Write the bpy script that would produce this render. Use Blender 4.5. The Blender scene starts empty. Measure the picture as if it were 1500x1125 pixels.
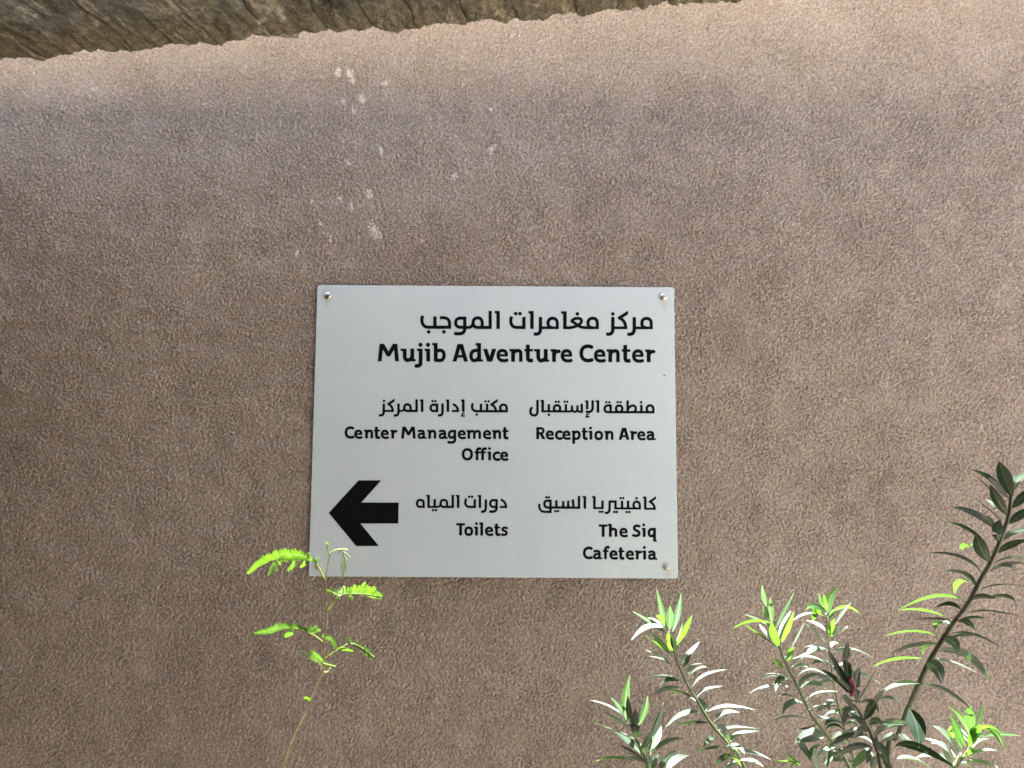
import bpy, math, random
import numpy as np
from mathutils import Vector, Matrix, noise
from mathutils.geometry import tessellate_polygon

# ------------------------------------------------------------------ camera, sky, sun, exposure
R = math.radians
sc = bpy.context.scene
CAM = Vector((0.0, -1.53, 1.5))
PITCH, ROLL, F = R(5.2), R(0.35), 1083.0
_r0 = Vector((1, 0, 0)); _u0 = Vector((0, -math.sin(PITCH), math.cos(PITCH))); FWD = Vector((0, math.cos(PITCH), math.sin(PITCH)))
RIGHT = _r0 * math.cos(ROLL) + _u0 * math.sin(ROLL)
UP = -_r0 * math.sin(ROLL) + _u0 * math.cos(ROLL)
cam = bpy.data.cameras.new('camera'); camo = bpy.data.objects.new('camera', cam); sc.collection.objects.link(camo)
camo.matrix_world = Matrix((( RIGHT.x, UP.x, -FWD.x, CAM.x), (RIGHT.y, UP.y, -FWD.y, CAM.y), (RIGHT.z, UP.z, -FWD.z, CAM.z), (0, 0, 0, 1)))
cam.sensor_width = 36.0; cam.lens = F / 1500 * 36.0; cam.clip_start = 0.02; cam.clip_end = 400
sc.camera = camo

SUN_EL, SUN_AZ = 78.0, -18.0          # elevation; azimuth from +Y (behind the wall) towards +X
world = bpy.data.worlds.new('World'); sc.world = world; world.use_nodes = True
wn = world.node_tree; bg = wn.nodes['Background']; bg.inputs['Strength'].default_value = 0.06
sky = wn.nodes.new('ShaderNodeTexSky'); sky.sky_type = 'NISHITA'; sky.sun_disc = False
sky.sun_elevation = R(SUN_EL); sky.sun_rotation = R(SUN_AZ); sky.dust_density = 6.0; sky.air_density = 0.65; sky.ozone_density = 0.5
wn.links.new(sky.outputs[0], bg.inputs[0])
sd = bpy.data.lights.new('sun', 'SUN'); sd.energy = 5.0; sd.angle = R(0.53); sd.color = (1.0, 0.955, 0.88)
so = bpy.data.objects.new('sun', sd); sc.collection.objects.link(so)
_d = Vector((math.sin(R(SUN_AZ)) * math.cos(R(SUN_EL)), math.cos(R(SUN_AZ)) * math.cos(R(SUN_EL)), math.sin(R(SUN_EL))))
so.rotation_euler = _d.to_track_quat('Z', 'Y').to_euler(); so.location = (0, 3, 8)
sc.view_settings.view_transform = 'Standard'; sc.view_settings.look = 'None'
sc.view_settings.exposure = 3.54; sc.view_settings.gamma = 1.0; sc.view_settings.use_curve_mapping = False
sc.cycles.max_bounces = 8; sc.cycles.diffuse_bounces = 5; sc.cycles.transmission_bounces = 6

rnd = random.Random(7)

# ------------------------------------------------------------------ helpers
def ray(px, py):
    return (FWD * F + RIGHT * (px - 750.0) + UP * (562.5 - py)).normalized()
def at(px, py, Y):
    "point of the view ray through (px, py) on the vertical plane y = Y"
    d = ray(px, py); return CAM + d * ((Y - CAM.y) / d.y)
def at_z(px, py, Z):
    d = ray(px, py); return CAM + d * ((Z - CAM.z) / d.z)
def link(o, parent=None):
    sc.collection.objects.link(o)
    if parent is not None: o.parent = parent
    return o
def mesh_obj(name, verts, faces, mats, parent=None, smooth=True, mids=None):
    me = bpy.data.meshes.new(name); me.from_pydata([tuple(v) for v in verts], [], faces)
    for m in (mats if isinstance(mats, (list, tuple)) else [mats]): me.materials.append(m)
    if mids: me.polygons.foreach_set('material_index', mids)
    if smooth: me.polygons.foreach_set('use_smooth', [True] * len(me.polygons))
    me.update()
    return link(bpy.data.objects.new(name, me), parent)
def tag(o, label, cat, group=None, kind=None):
    if label: o['label'] = label
    if cat: o['category'] = cat
    if group: o['group'] = group
    if kind: o['kind'] = kind
    return o
def empty(name, loc=(0, 0, 0), rz=0.0):
    o = bpy.data.objects.new(name, None); o.location = loc; o.rotation_euler = (0, 0, rz); o.empty_display_size = 0.05
    return link(o)
class Nodes:
    def __init__(s, name):
        s.m = bpy.data.materials.new(name); s.m.use_nodes = True; s.t = s.m.node_tree
        s.b = s.t.nodes['Principled BSDF']; s.out = s.t.nodes['Material Output']
    def n(s, typ, **kw):
        nd = s.t.nodes.new('ShaderNode' + typ)
        for k, v in kw.items():
            if k in ('inp',):
                for kk, vv in v.items(): nd.inputs[kk].default_value = vv
            else: setattr(nd, k, v)
        return nd
    def l(s, a, b): s.t.links.new(a, b)
    def noise(s, vec, scale, detail=3, rough=0.5, dist=0.0):
        nd = s.n('TexNoise', inp={'Scale': scale, 'Detail': detail, 'Roughness': rough, 'Distortion': dist}); s.l(vec, nd.inputs['Vector']); return nd.outputs['Fac']
    def ramp(s, fac, stops):
        nd = s.n('ValToRGB'); cr = nd.color_ramp
        while len(cr.elements) < len(stops): cr.elements.new(0.5)
        for e, (p, c) in zip(cr.elements, stops):
            e.position = p; e.color = (*c, 1) if len(c) == 3 else c
        s.l(fac, nd.inputs[0]); return nd.outputs[0]
    def mix(s, fac, a, b, mode='MIX'):
        nd = s.n('Mix', data_type='RGBA', blend_type=mode)
        for i, v in ((0, fac), (6, a), (7, b)):
            if hasattr(v, 'links'): s.l(v, nd.inputs[i])
            else: nd.inputs[i].default_value = v if i == 0 else (*v, 1)
        return nd.outputs[2]
    def math(s, op, a, b=None, c=None, clamp=False):
        nd = s.n('Math', operation=op, use_clamp=clamp)
        for i, v in enumerate((a, b, c)):
            if v is None: continue
            if hasattr(v, 'links'): s.l(v, nd.inputs[i])
            else: nd.inputs[i].default_value = v
        return nd.outputs[0]
    def obj(s): return s.n('TexCoord').outputs['Object']
    def world(s): return s.n('NewGeometry').outputs['Position']
    def mapped(s, vec, scale=(1, 1, 1), rot=(0, 0, 0), loc=(0, 0, 0)):
        nd = s.n('Mapping', inp={'Scale': scale, 'Rotation': rot, 'Location': loc}); s.l(vec, nd.inputs['Vector']); return nd.outputs[0]
    def bump(s, h, strength, dist):
        nd = s.n('Bump', inp={'Strength': strength, 'Distance': dist}); s.l(h, nd.inputs['Height']); s.l(nd.outputs[0], s.b.inputs['Normal']); return nd

# ------------------------------------------------------------------ materials
def mat_stucco():
    s = Nodes('stucco'); v = s.obj()
    big = s.noise(v, 2.2, 4, 0.55, 0.4); mid = s.noise(s.mapped(v, (7, 7, 12), (0, 0.5, 0)), 1.0, 5, 0.6, 0.5); fine = s.noise(v, 210, 3, 0.6)
    c = s.ramp(big, [(0.34, (0.264, 0.222, 0.190)), (0.52, (0.315, 0.270, 0.232)), (0.68, (0.366, 0.320, 0.278))])
    c = s.mix(s.ramp(mid, [(0.35, (0, 0, 0)), (0.75, (1, 1, 1))]), c, (0.322, 0.280, 0.235))
    gray = s.ramp(s.noise(s.mapped(v, (3.2, 3.2, 4.5), (0, 0.3, 0), (3, 1, 2)), 1.0, 4, 0.6, 0.6), [(0.54, (0, 0, 0)), (0.74, (0.35, 0.35, 0.35))])
    c = s.mix(gray, c, (0.325, 0.288, 0.255))
    dk = s.ramp(s.noise(s.mapped(v, (9, 9, 5), (0, 0, 0), (1, 7, 5)), 1.0, 5, 0.65, 0.3), [(0.6, (0, 0, 0)), (0.78, (0.22, 0.22, 0.22))])
    c = s.mix(dk, c, (0.215, 0.160, 0.125))
    grain = s.ramp(fine, [(0.32, (0.66, 0.64, 0.62)), (0.47, (1.02, 1.00, 0.97)), (0.56, (1.10, 1.08, 1.05)), (0.68, (1.42, 1.40, 1.36))])
    c = s.mix(1.0, c, grain, 'MULTIPLY')
    # worn pale chips, each at its own place on the wall (stain with a shape of its own)
    chips = [(495,107,5,9,.2),(512,108,6,12,-.3),(517,118,4,6,.1),(503,149,4,5,0),(530,145,6,9,-.3),(518,163,3,6,0),(565,122,5,5,.4),(484,352,1.5,9,.1),
             (558,221,4,10,-.2),(510,238,3,6,-.6),(721,218,5,9,.6),(666,258,6,7,.4),(498,292,4,6,-.5),(515,303,3.5,9,0),(549,338,8,17,-.55),(541,285,6,8,-.5),
             (457,296,4,4,0),(435,372,2.5,8,.1),(719,161,3,3,0),(470,328,4,4,0),(327,348,3,4,0),(619,352,3,3,0),(1470,868,2,3,0),(1484,927,2,2,0)]
    acc = None
    for (px, py, rx, ry, a) in chips:
        p = at(px, py, 0.0); k = CAM.y / -F
        loc = Vector((p.x, 0, p.z)); rot = Matrix.Rotation(a, 3, 'Y')
        mp = s.n('Mapping', vector_type='TEXTURE', inp={'Location': loc, 'Rotation': (0, a, 0), 'Scale': (rx * k, 1.0, ry * k)}); s.l(v, mp.inputs['Vector'])
        ln = s.n('VectorMath', operation='LENGTH'); s.l(mp.outputs[0], ln.inputs[0])
        d = ln.outputs['Value']; acc = d if acc is None else s.math('MINIMUM', acc, d)
    rag = s.noise(s.mapped(v, (1, 1, 1)), 260, 2, 0.6)
    e = s.math('ADD', acc, s.math('MULTIPLY', rag, 3.4)); m = s.ramp(e, [(0.0, (1, 1, 1)), (1.0, (0, 0, 0))])
    m = s.math('LESS_THAN', e, 2.45)
    c = s.mix(s.math('MULTIPLY', m, 0.95), c, (0.62, 0.575, 0.50))
    s.l(c, s.b.inputs['Base Color']); s.b.inputs['Roughness'].default_value = 0.88; s.b.inputs['Specular IOR Level'].default_value = 0.3
    h = s.math('ADD', s.noise(v, 330, 4, 0.65), s.math('MULTIPLY', s.noise(v, 120, 2, 0.5), 0.6))
    s.bump(h, 0.8, 0.0028)
    return s.m
def mat_concrete():
    s = Nodes('canopy_concrete'); v = s.obj()
    st = s.noise(s.mapped(v, (13, 6.0, 9)), 1.0, 7, 0.68, 1.2); bl = s.noise(v, 9, 5, 0.6, 0.5); fn = s.noise(v, 90, 4, 0.7)
    c = s.ramp(st, [(0.36, (0.040, 0.036, 0.024)), (0.46, (0.115, 0.107, 0.080)), (0.54, (0.21, 0.198, 0.158)), (0.64, (0.44, 0.41, 0.33))])
    c = s.mix(s.ramp(bl, [(0.46, (0, 0, 0)), (0.58, (0.65, 0.65, 0.65))]), c, (0.160, 0.172, 0.165))
    c = s.mix(s.ramp(s.noise(s.mapped(v, (6, 6, 6), (0, 0, 0), (5, 2, 1)), 1.0, 4, 0.6), [(0.5, (0, 0, 0)), (0.7, (0.75, 0.75, 0.75))]), c, (0.125, 0.098, 0.052))
    # ochre stain along the drip edge (local y near 0)
    sep = s.n('SeparateXYZ'); s.l(v, sep.inputs[0])
    ed = s.math('ADD', sep.outputs['Y'], s.math('MULTIPLY', s.math('SUBTRACT', s.noise(v, 14, 4, 0.6), 0.5), 0.09))
    band = s.n('MapRange', inp={'From Min': -0.085, 'From Max': -0.045}); s.l(ed, band.inputs[0])
    c = s.mix(s.math('MULTIPLY', band.outputs[0], 0.85), c, (0.195, 0.168, 0.108))
    sp = s.ramp(s.noise(s.mapped(v, (2.2, 1, 1)), 22, 6, 0.75, 0.6), [(0.57, (0, 0, 0)), (0.63, (0.75, 0.75, 0.75))])
    c = s.mix(sp, c, (0.46, 0.43, 0.33))
    c = s.mix(1.0, c, s.ramp(fn, [(0.35, (0.5, 0.5, 0.5)), (0.65, (1.2, 1.2, 1.2))]), 'MULTIPLY')
    s.l(c, s.b.inputs['Base Color']); s.b.inputs['Roughness'].default_value = 0.85
    s.bump(s.math('ADD', s.math('MULTIPLY', st, 1.0), s.math('ADD', fn, s.math('MULTIPLY', s.noise(v, 34, 6, 0.75), 1.2))), 1.0, 0.007)
    return s.m
def mat_plain(name, col, rough=0.5, metal=0.0, spec=0.5, var=0.0, scale=20):
    s = Nodes(name); s.b.inputs['Roughness'].default_value = rough; s.b.inputs['Metallic'].default_value = metal; s.b.inputs['Specular IOR Level'].default_value = spec
    if var:
        f = s.noise(s.obj(), scale, 4, 0.6)
        c = s.ramp(f, [(0.3, tuple(x * (1 - var) for x in col)), (0.7, tuple(x * (1 + var) for x in col))]); s.l(c, s.b.inputs['Base Color'])
    else: s.b.inputs['Base Color'].default_value = (*col, 1)
    return s.m
def mat_plate():
    s = Nodes('sign_plate'); v = s.obj()
    f = s.noise(v, 7, 4, 0.6, 0.4); c = s.ramp(f, [(0.3, (0.445, 0.530, 0.560)), (0.7, (0.480, 0.560, 0.585))])
    d = s.ramp(s.noise(s.mapped(v, (6, 1, 2), (0, 0, 0), (2, 0, 4)), 1.0, 6, 0.7), [(0.60, (0, 0, 0)), (0.8, (0.25, 0.25, 0.25))])
    c = s.mix(d, c, (0.5, 0.50, 0.47))
    # rusty run-off under the screws, fine dust specks
    for (px, py) in ((480, 440), (971.5, 443), (976.8, 838)):
        p = at(px, py, 0)
        mp = s.n('Mapping', vector_type='TEXTURE', inp={'Location': (p.x, 0, p.z - 0.006), 'Scale': (0.006, 1.0, 0.020)}); s.l(s.world(), mp.inputs['Vector'])
        ln = s.n('VectorMath', operation='LENGTH'); s.l(mp.outputs[0], ln.inputs[0])
        mr = s.n('MapRange', inp={'From Min': 1.0, 'From Max': 0.1, 'To Max': 0.35}); s.l(ln.outputs['Value'], mr.inputs[0])
        c = s.mix(s.math('MULTIPLY', mr.outputs[0], s.noise(v, 180, 3, 0.7)), c, (0.30, 0.22, 0.13))
    c = s.mix(s.ramp(s.noise(v, 260, 2, 0.5), [(0.72, (0, 0, 0)), (0.76, (0.35, 0.35, 0.35))]), c, (0.30, 0.29, 0.27))
    c = s.mix(s.ramp(s.noise(s.mapped(v, (14, 1, 5), (0, .4, 0), (8, 0, 1)), 1.0, 5, 0.7), [(0.58, (0, 0, 0)), (0.70, (0.22, 0.22, 0.22))]), c, (0.66, 0.68, 0.66))
    s.l(c, s.b.inputs['Base Color']); s.b.inputs['Roughness'].default_value = 0.42
    s.bump(s.noise(v, 3.0, 2, 0.5), 0.12, 0.02)
    return s.m
def mat_leaf(name, top, trans, tmix=0.38, rough=0.34, spec=0.55, coat=0.25):
    s = Nodes(name); v = s.obj()
    f = s.noise(v, 24, 4, 0.6); f2 = s.noise(v, 160, 3, 0.6)
    oi = s.n('ObjectInfo').outputs['Random']
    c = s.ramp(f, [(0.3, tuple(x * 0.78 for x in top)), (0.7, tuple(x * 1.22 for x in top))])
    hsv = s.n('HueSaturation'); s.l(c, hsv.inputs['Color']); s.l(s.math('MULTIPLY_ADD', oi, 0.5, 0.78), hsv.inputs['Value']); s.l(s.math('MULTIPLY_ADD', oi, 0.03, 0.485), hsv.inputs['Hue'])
    s.l(hsv.outputs[0], s.b.inputs['Base Color']); s.b.inputs['Roughness'].default_value = rough; s.b.inputs['Specular IOR Level'].default_value = spec
    s.b.inputs['Coat Weight'].default_value = coat; s.b.inputs['Coat Roughness'].default_value = 0.42
    s.bump(s.math('ADD', f2, f), 0.25, 0.001)
    tr = s.n('BsdfTranslucent'); hs2 = s.n('HueSaturation', inp={'Color': (*trans, 1)}); s.l(s.math('MULTIPLY_ADD', oi, 0.4, 0.8), hs2.inputs['Value']); s.l(hs2.outputs[0], tr.inputs['Color'])
    mx = s.n('MixShader', inp={0: tmix}); s.l(s.b.outputs[0], mx.inputs[1]); s.l(tr.outputs[0], mx.inputs[2]); s.l(mx.outputs[0], s.out.inputs['Surface'])
    return s.m
M = {}
M['stucco'] = mat_stucco(); M['concrete'] = mat_concrete(); M['plate'] = mat_plate()
M['ink'] = mat_plain('black_vinyl', (0.003, 0.0045, 0.006), 0.6, 0.0, 0.06)
M['steel'] = mat_plain('brushed_steel', (0.52, 0.50, 0.44), 0.30, 1.0)
M['steel_dirty'] = mat_plain('weathered_steel', (0.42, 0.42, 0.37), 0.55, 0.7, var=0.2, scale=300)
M['leaf'] = mat_leaf('sunlit_oleander_leaf', (0.115, 0.150, 0.135), (0.10, 0.24, 0.03), 0.14, 0.5, 0.5, 0.25)  # copy for sunlit leaves, their white gleam put into a raised colour
M['leaf_young'] = mat_leaf('young_oleander_leaf', (0.028, 0.068, 0.016), (0.110, 0.34, 0.018), 0.42, 0.6, 0.08, 0.0)
M['leaf_pale'] = mat_leaf('pale_young_leaf', (0.024, 0.052, 0.022), (0.07, 0.20, 0.03), 0.35, 0.6, 0.08, 0.0)
M['leaf_shaded'] = mat_leaf('shaded_oleander_leaf', (0.018, 0.034, 0.022), (0.04, 0.10, 0.02), 0.12, 0.45, 0.28, 0.05)  # copy for shaded leaves, their shade put into a darker colour
M['leaf_branch'] = mat_leaf('branch_leaf', (0.05, 0.09, 0.035), (0.07, 0.175, 0.018), 0.42, 0.45, 0.2, 0.0)
M['midrib'] = mat_leaf('leaf_midrib', (0.08, 0.125, 0.055), (0.16, 0.32, 0.06), 0.3, 0.6, 0.1, 0.0)
M['midrib_shaded'] = mat_leaf('shaded_leaf_midrib', (0.055, 0.085, 0.045), (0.08, 0.14, 0.04), 0.15)  # midrib of the shaded copy, darkened the same way
M['feather'] = mat_leaf('feathery_leaflet', (0.09, 0.18, 0.05), (0.165, 0.43, 0.012), 0.46, 0.45, 0.5)
M['feather_dull'] = mat_leaf('dull_feathery_leaflet', (0.07, 0.13, 0.06), (0.10, 0.26, 0.02), 0.36, 0.4, 0.6)
M['stem_green'] = mat_plain('green_stem', (0.105, 0.135, 0.06), 0.5, var=0.25, scale=60)
M['stem_pale'] = mat_plain('pale_stem', (0.24, 0.25, 0.15), 0.5, var=0.25, scale=60)
M['stem_brown'] = mat_plain('brown_stem', (0.066, 0.070, 0.038), 0.55, var=0.35, scale=80)
M['stem_sapling'] = mat_plain('sapling_stem', (0.25, 0.20, 0.11), 0.5, var=0.4, scale=90)
M['stalk'] = mat_plain('green_stalk', (0.20, 0.27, 0.055), 0.5, var=0.3, scale=90)
M['bud'] = mat_plain('pink_bud', (0.28, 0.06, 0.09), 0.5, var=0.2, scale=200)
M['dust'] = mat_plain('sun_bleached_dust', (0.36, 0.315, 0.25), 0.95, var=0.15, scale=8)
M['light_block'] = mat_plain('light_block_brown', (0.19, 0.16, 0.135), 0.95, var=0.15, scale=12)  # colour of the added unseen walls that block light
M['ground'] = mat_plain('sandy_ground', (0.235, 0.205, 0.170), 0.95, var=0.3, scale=3)

# ------------------------------------------------------------------ ground
def build_ground():
    n = 60; xs = [(-1 if i < n/2 else 1) * (abs(i - n/2) / (n/2)) ** 2.2 * 90 for i in range(n + 1)]
    vs = []
    for y in xs:
        for x in xs:
            vs.append((x, y - 1, 0.025 * noise.noise((x * 0.8, y * 0.8, 0))))
    fs = [(j*(n+1)+i, j*(n+1)+i+1, (j+1)*(n+1)+i+1, (j+1)*(n+1)+i) for j in range(n) for i in range(n)]
    tag(mesh_obj('ground', vs, fs, M['ground']), 'sandy ground in front of the rendered wall', None, kind='structure')
build_ground()

# ------------------------------------------------------------------ rendered (stucco) wall: real relief on the part in view
def band_noise(ny, nx, step, lo, hi, seed, ax=1.0, az=1.0):
    "filtered random field, wavelengths lo..hi metres"
    g = np.random.default_rng(seed).standard_normal((ny, nx)).astype(np.float32)
    f = np.fft.rfft2(g); ky = np.fft.fftfreq(ny, step)[:, None] * az; kx = np.fft.rfftfreq(nx, step)[None, :] * ax
    k = np.sqrt(kx * kx + ky * ky) + 1e-9; w = np.exp(-(k * lo) ** 2) * (1 - np.exp(-(k * hi) ** 2))
    h = np.fft.irfft2(f * w, s=(ny, nx)); return (h / h.std()).astype(np.float32)
WALL_TOP = 2.66
def build_wall():
    w = empty('rendered_wall', (0, 0.1, 0))
    tag(w, 'tall mauve brown wall of rough stucco behind the sign and the plants', 'wall')
    x0, x1, z0, z1, st = -1.28, 1.30, 0.82, WALL_TOP, 0.0020
    nx = int((x1 - x0) / st) + 1; nz = int((z1 - z0) / st) + 1
    X = np.linspace(x0, x1, nx, dtype=np.float32); Z = np.linspace(z0, z1, nz, dtype=np.float32)
    a = band_noise(nz, nx, st, 0.0034, 0.0075, 1); b = band_noise(nz, nx, st, 0.0068, 0.018, 2, 1.0, 1.2)
    c = band_noise(nz, nx, st, 0.06, 0.30, 3); d = band_noise(nz, nx, st, 0.02, 0.08, 4)
    tr = band_noise(nz, nx, st, 0.045, 0.20, 8, 2.2, 0.8)
    amp = 0.9 + 0.10 * np.clip(band_noise(nz, nx, st, 0.08, 0.4, 5), -1.5, 1.5)
    amp *= 0.70 + 0.55 * ((Z - z0) / (z1 - z0))[:, None]
    fine = np.tanh(0.9 * (0.95 * a + 0.42 * b) + 0.35)
    H = fine * 0.0024 * amp + d * 0.00010 + c * 0.0007 + tr * 0.0005
    edge = np.minimum.reduce([(X - x0)[None, :] + 0 * Z[:, None], (x1 - X)[None, :] + 0 * Z[:, None], (Z - z0)[:, None] + 0 * X[None, :]])
    H *= np.clip(edge / 0.03, 0, 1)
    co = np.empty((nz, nx, 3), np.float32); co[..., 0] = X[None, :]; co[..., 1] = -H - 0.1; co[..., 2] = Z[:, None]
    idx = np.arange(nx * nz).reshape(nz, nx)
    q = np.stack([idx[:-1, :-1], idx[:-1, 1:], idx[1:, 1:], idx[1:, :-1]], -1).reshape(-1, 4)
    me = bpy.data.meshes.new('stucco_face'); me.vertices.add(nx * nz); me.vertices.foreach_set('co', co.ravel())
    me.loops.add(q.size); me.loops.foreach_set('vertex_index', q.ravel().astype(np.int32))
    me.polygons.add(len(q)); me.polygons.foreach_set('loop_start', np.arange(0, q.size, 4, dtype=np.int32)); me.polygons.foreach_set('loop_total', np.full(len(q), 4, np.int32))
    me.polygons.foreach_set('use_smooth', np.ones(len(q), bool)); me.update(calc_edges=True); me.materials.append(M['stucco'])
    link(bpy.data.objects.new('stucco_face', me), w)
    # the rest of the wall: body behind and plain faces round the detailed field
    vs, fs = [], []
    def quad(p): 
        k = len(vs); vs.extend(p); fs.append(tuple(range(k, k + len(p))))
    L, T, y = 4.5, WALL_TOP, -0.1
    for (ax, bx, az, bz) in ((-L, x0, -0.1, T), (x1, L, -0.1, T), (x0, x1, -0.1, z0)):
        quad([(ax, y, az), (bx, y, az), (bx, y, bz), (ax, y, bz)])
    yb = 0.10
    quad([(L, yb, -0.1), (-L, yb, -0.1), (-L, yb, T), (L, yb, T)])
    quad([(-L, y, T), (L, y, T), (L, yb, T), (-L, yb, T)])
    quad([(-L, yb, -0.1), (-L, y, -0.1), (-L, y, T), (-L, yb, T)]); quad([(L, y, -0.1), (L, yb, -0.1), (L, yb, T), (L, y, T)])
    mesh_obj('wall_body', vs, fs, M['stucco'], w, smooth=False)
build_wall()

# ------------------------------------------------------------------ concrete canopy overhead, seen from below; cast in narrow board-marked strips
CZ = CAM.z + 0.62
EDGE = [(-160,112),(-60,98),(0,92),(35,88),(70,90.5),(80,85),(104,83),(112,80),(125,78),(135,80.5),(160,80),(210,76),(250,72.5),(258,70),(270,67),(300,68),(325,70.5),(332,67),(345,62),(370,56.5),(400,57),(420,60),
        (436,61.5),(440,55),(452,54),(480,54.5),(505,54),(514,49),(527,49.5),(550,48),(590,49),(612,46),(636,37),(650,36),(685,36.5),(705,33),(740,31.5),(752,29.5),(765,30),(790,27.5),(803,28),(812,22.5),(836,22.5),(848,26),(862,22),
        (876,16),(895,13),(903,16),(930,13.5),(940,18),(952,13),(966,10),(975,4.5),(988,5),(992,8),(1010,5.5),(1030,5),(1060,5.5),(1080,4),(1094,0),(1140,-5),(1220,-10),(1320,-18),(1460,-34)]
CROT = R(-7.6)
XR = 1.12
def build_canopy():
    org = at_z(611, 45, CZ); root = empty('concrete_canopy', org, CROT)
    tag(root, 'weathered brown concrete canopy overhead with a ragged ochre stained lower edge', 'canopy')
    inv = Matrix.Rotation(-CROT, 3, 'Z')
    E = [inv @ (at_z(x, y, CZ) - org) for x, y in EDGE]
    ex = np.array([e.x for e in E]); ey = np.array([e.y for e in E])
    def edge(x):
        v = float(np.interp(x, ex, ey)); return v + 0.0035 * noise.fractal((x * 120, 3, 0), .5, 2.3, 3) + 0.004 * noise.fractal((x * 40, 9, 0), .7, 2.2, 4) - 0.001
    seams_px = [(-155,110),(-70,99),(10,91),(70,90),(127,78),(196,77),(258,70),(322,70),(400,57),(484,54),(548,48),(613,46),(686,36),(757,30),(845,25),(903,16),(976,4),(1056,5),(1140,-5),(1225,-10),(1320,-18),(1450,-32)]
    sx = [(inv @ (at_z(x, y, CZ) - org)).x for x, y in seams_px]
    while sx[-1] < XR: sx.append(sx[-1] + rnd.uniform(.065, .1))
    while sx[0] > -2.2: sx.insert(0, sx[0] - rnd.uniform(.065, .1))
    back = -4.2; nu = 34
    WB = lambda q, v: 0.010 * noise.fractal((q * 7, v * 14, 1), .8, 2.1, 4)
    vv = [0, .0015, .004, .008, .014, .022] + [.022 + .011 * i for i in range(1, 40)] + [.46 + (4.2 - .46) * (i / 14) ** 1.3 for i in range(1, 15)]
    for k in range(len(sx) - 1):
        a, b = sx[k], sx[k + 1]; dz = rnd.uniform(-.0025, .0025); tilt = rnd.uniform(-.04, .04); vs, fs = [], []
        inview = -1.4 < a < 0.8; n_u = nu if inview else 4
        for i in range(n_u + 1):
            u = i / n_u
            for j, v in enumerate(vv):
                wob = WB(a, v) if i == 0 else (WB(b, v) if i == n_u else 0)
                x = a + (b - a) * u + wob; x += 0.0004 if i == 0 else (-0.0004 if i == n_u else 0)
                y = edge(x) * math.exp(-v * 6) + (0 if v else 0) - v
                if x > ex[-1] or x < ex[0]: y = float(np.interp(x, ex, ey)) * math.exp(-v * 6) - v
                z = dz + tilt * (u - .5) * (b - a)
                z += 0.006 * noise.fractal((x * 9, v * 9, k * .1), 1.0, 2.1, 3) + 0.0045 * noise.fractal((x * 42, v * 24, 5), .8, 2.2, 5)
                s_ = min(u, 1 - u) * (b - a)
                z += 0.002 * math.exp(-s_ / 0.003) + 0.003 * math.exp(-v / 0.006) * (0.6 + 0.4 * noise.noise((x * 60, 0, 2)))
                if j == 0: z += 0.003
                vs.append((x, y, z))
        m = len(vv)
        fs = [(i*m+j, (i+1)*m+j, (i+1)*m+j+1, i*m+j+1) for i in range(n_u) for j in range(m - 1)]
        # side and front returns up into the slab
        def ret(ids):
            k0 = len(vs)
            for q in ids: p = vs[q]; vs.append((p[0], p[1], 0.035))
            for t in range(len(ids) - 1): fs.append((ids[t], k0 + t, k0 + t + 1, ids[t + 1]))
        ret([j for j in range(m)][::-1]); ret([n_u * m + j for j in range(m)]); ret([i * m for i in range(n_u + 1)])
        o = mesh_obj('concrete_strip', vs, fs, M['concrete'], root)
    # slab body above the strips
    vs, fs = [], []; xs = np.linspace(sx[0], sx[-1], 90)
    for x in xs:
        e = float(np.interp(x, ex, ey)) - 0.01
        vs += [(x, e, 0.03), (x, back, 0.03), (x, back, 0.09), (x, e - 0.004, 0.09)]
    for i in range(len(xs) - 1):
        for q in range(4): fs.append((i*4+q, i*4+(q+1) % 4, (i+1)*4+(q+1) % 4, (i+1)*4+q))
    fs += [(3, 2, 1, 0), tuple(len(vs) - 4 + q for q in range(4))]
    mesh_obj('slab', vs, fs, M['concrete'], root, smooth=False)
    vs = []
    for x in xs: vs += [(x, float(np.interp(x, ex, ey)) - 0.03, 0.096), (x, back + .02, 0.096)]
    mesh_obj('dusty_top', vs, [(2*i, 2*i+1, 2*i+3, 2*i+2) for i in range(len(xs) - 1)], M['dust'], root, smooth=False)
build_canopy()

# ------------------------------------------------------------------ two unseen walls added to block light from behind and from the left
def box_wall(name, label, x0, x1, y0, y1, z1, cat='wall'):
    vs = [(x, y, z) for z in (-0.05, z1) for y in (y0, y1) for x in (x0, x1)]
    o = mesh_obj(name, vs, [(0,2,3,1),(4,5,7,6),(0,1,5,4),(2,6,7,3),(0,4,6,2),(1,3,7,5)], M['light_block'], smooth=False); tag(o, label, cat)
box_wall('light_block_rear', 'plain brown unseen wall added behind the viewer to block light', -2.7, 1.9, -3.3, -3.1, 2.10)
box_wall('light_block_left', 'plain brown unseen wall added at the left to block light', -2.7, -2.5, -3.09, -0.11, 2.08)

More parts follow.
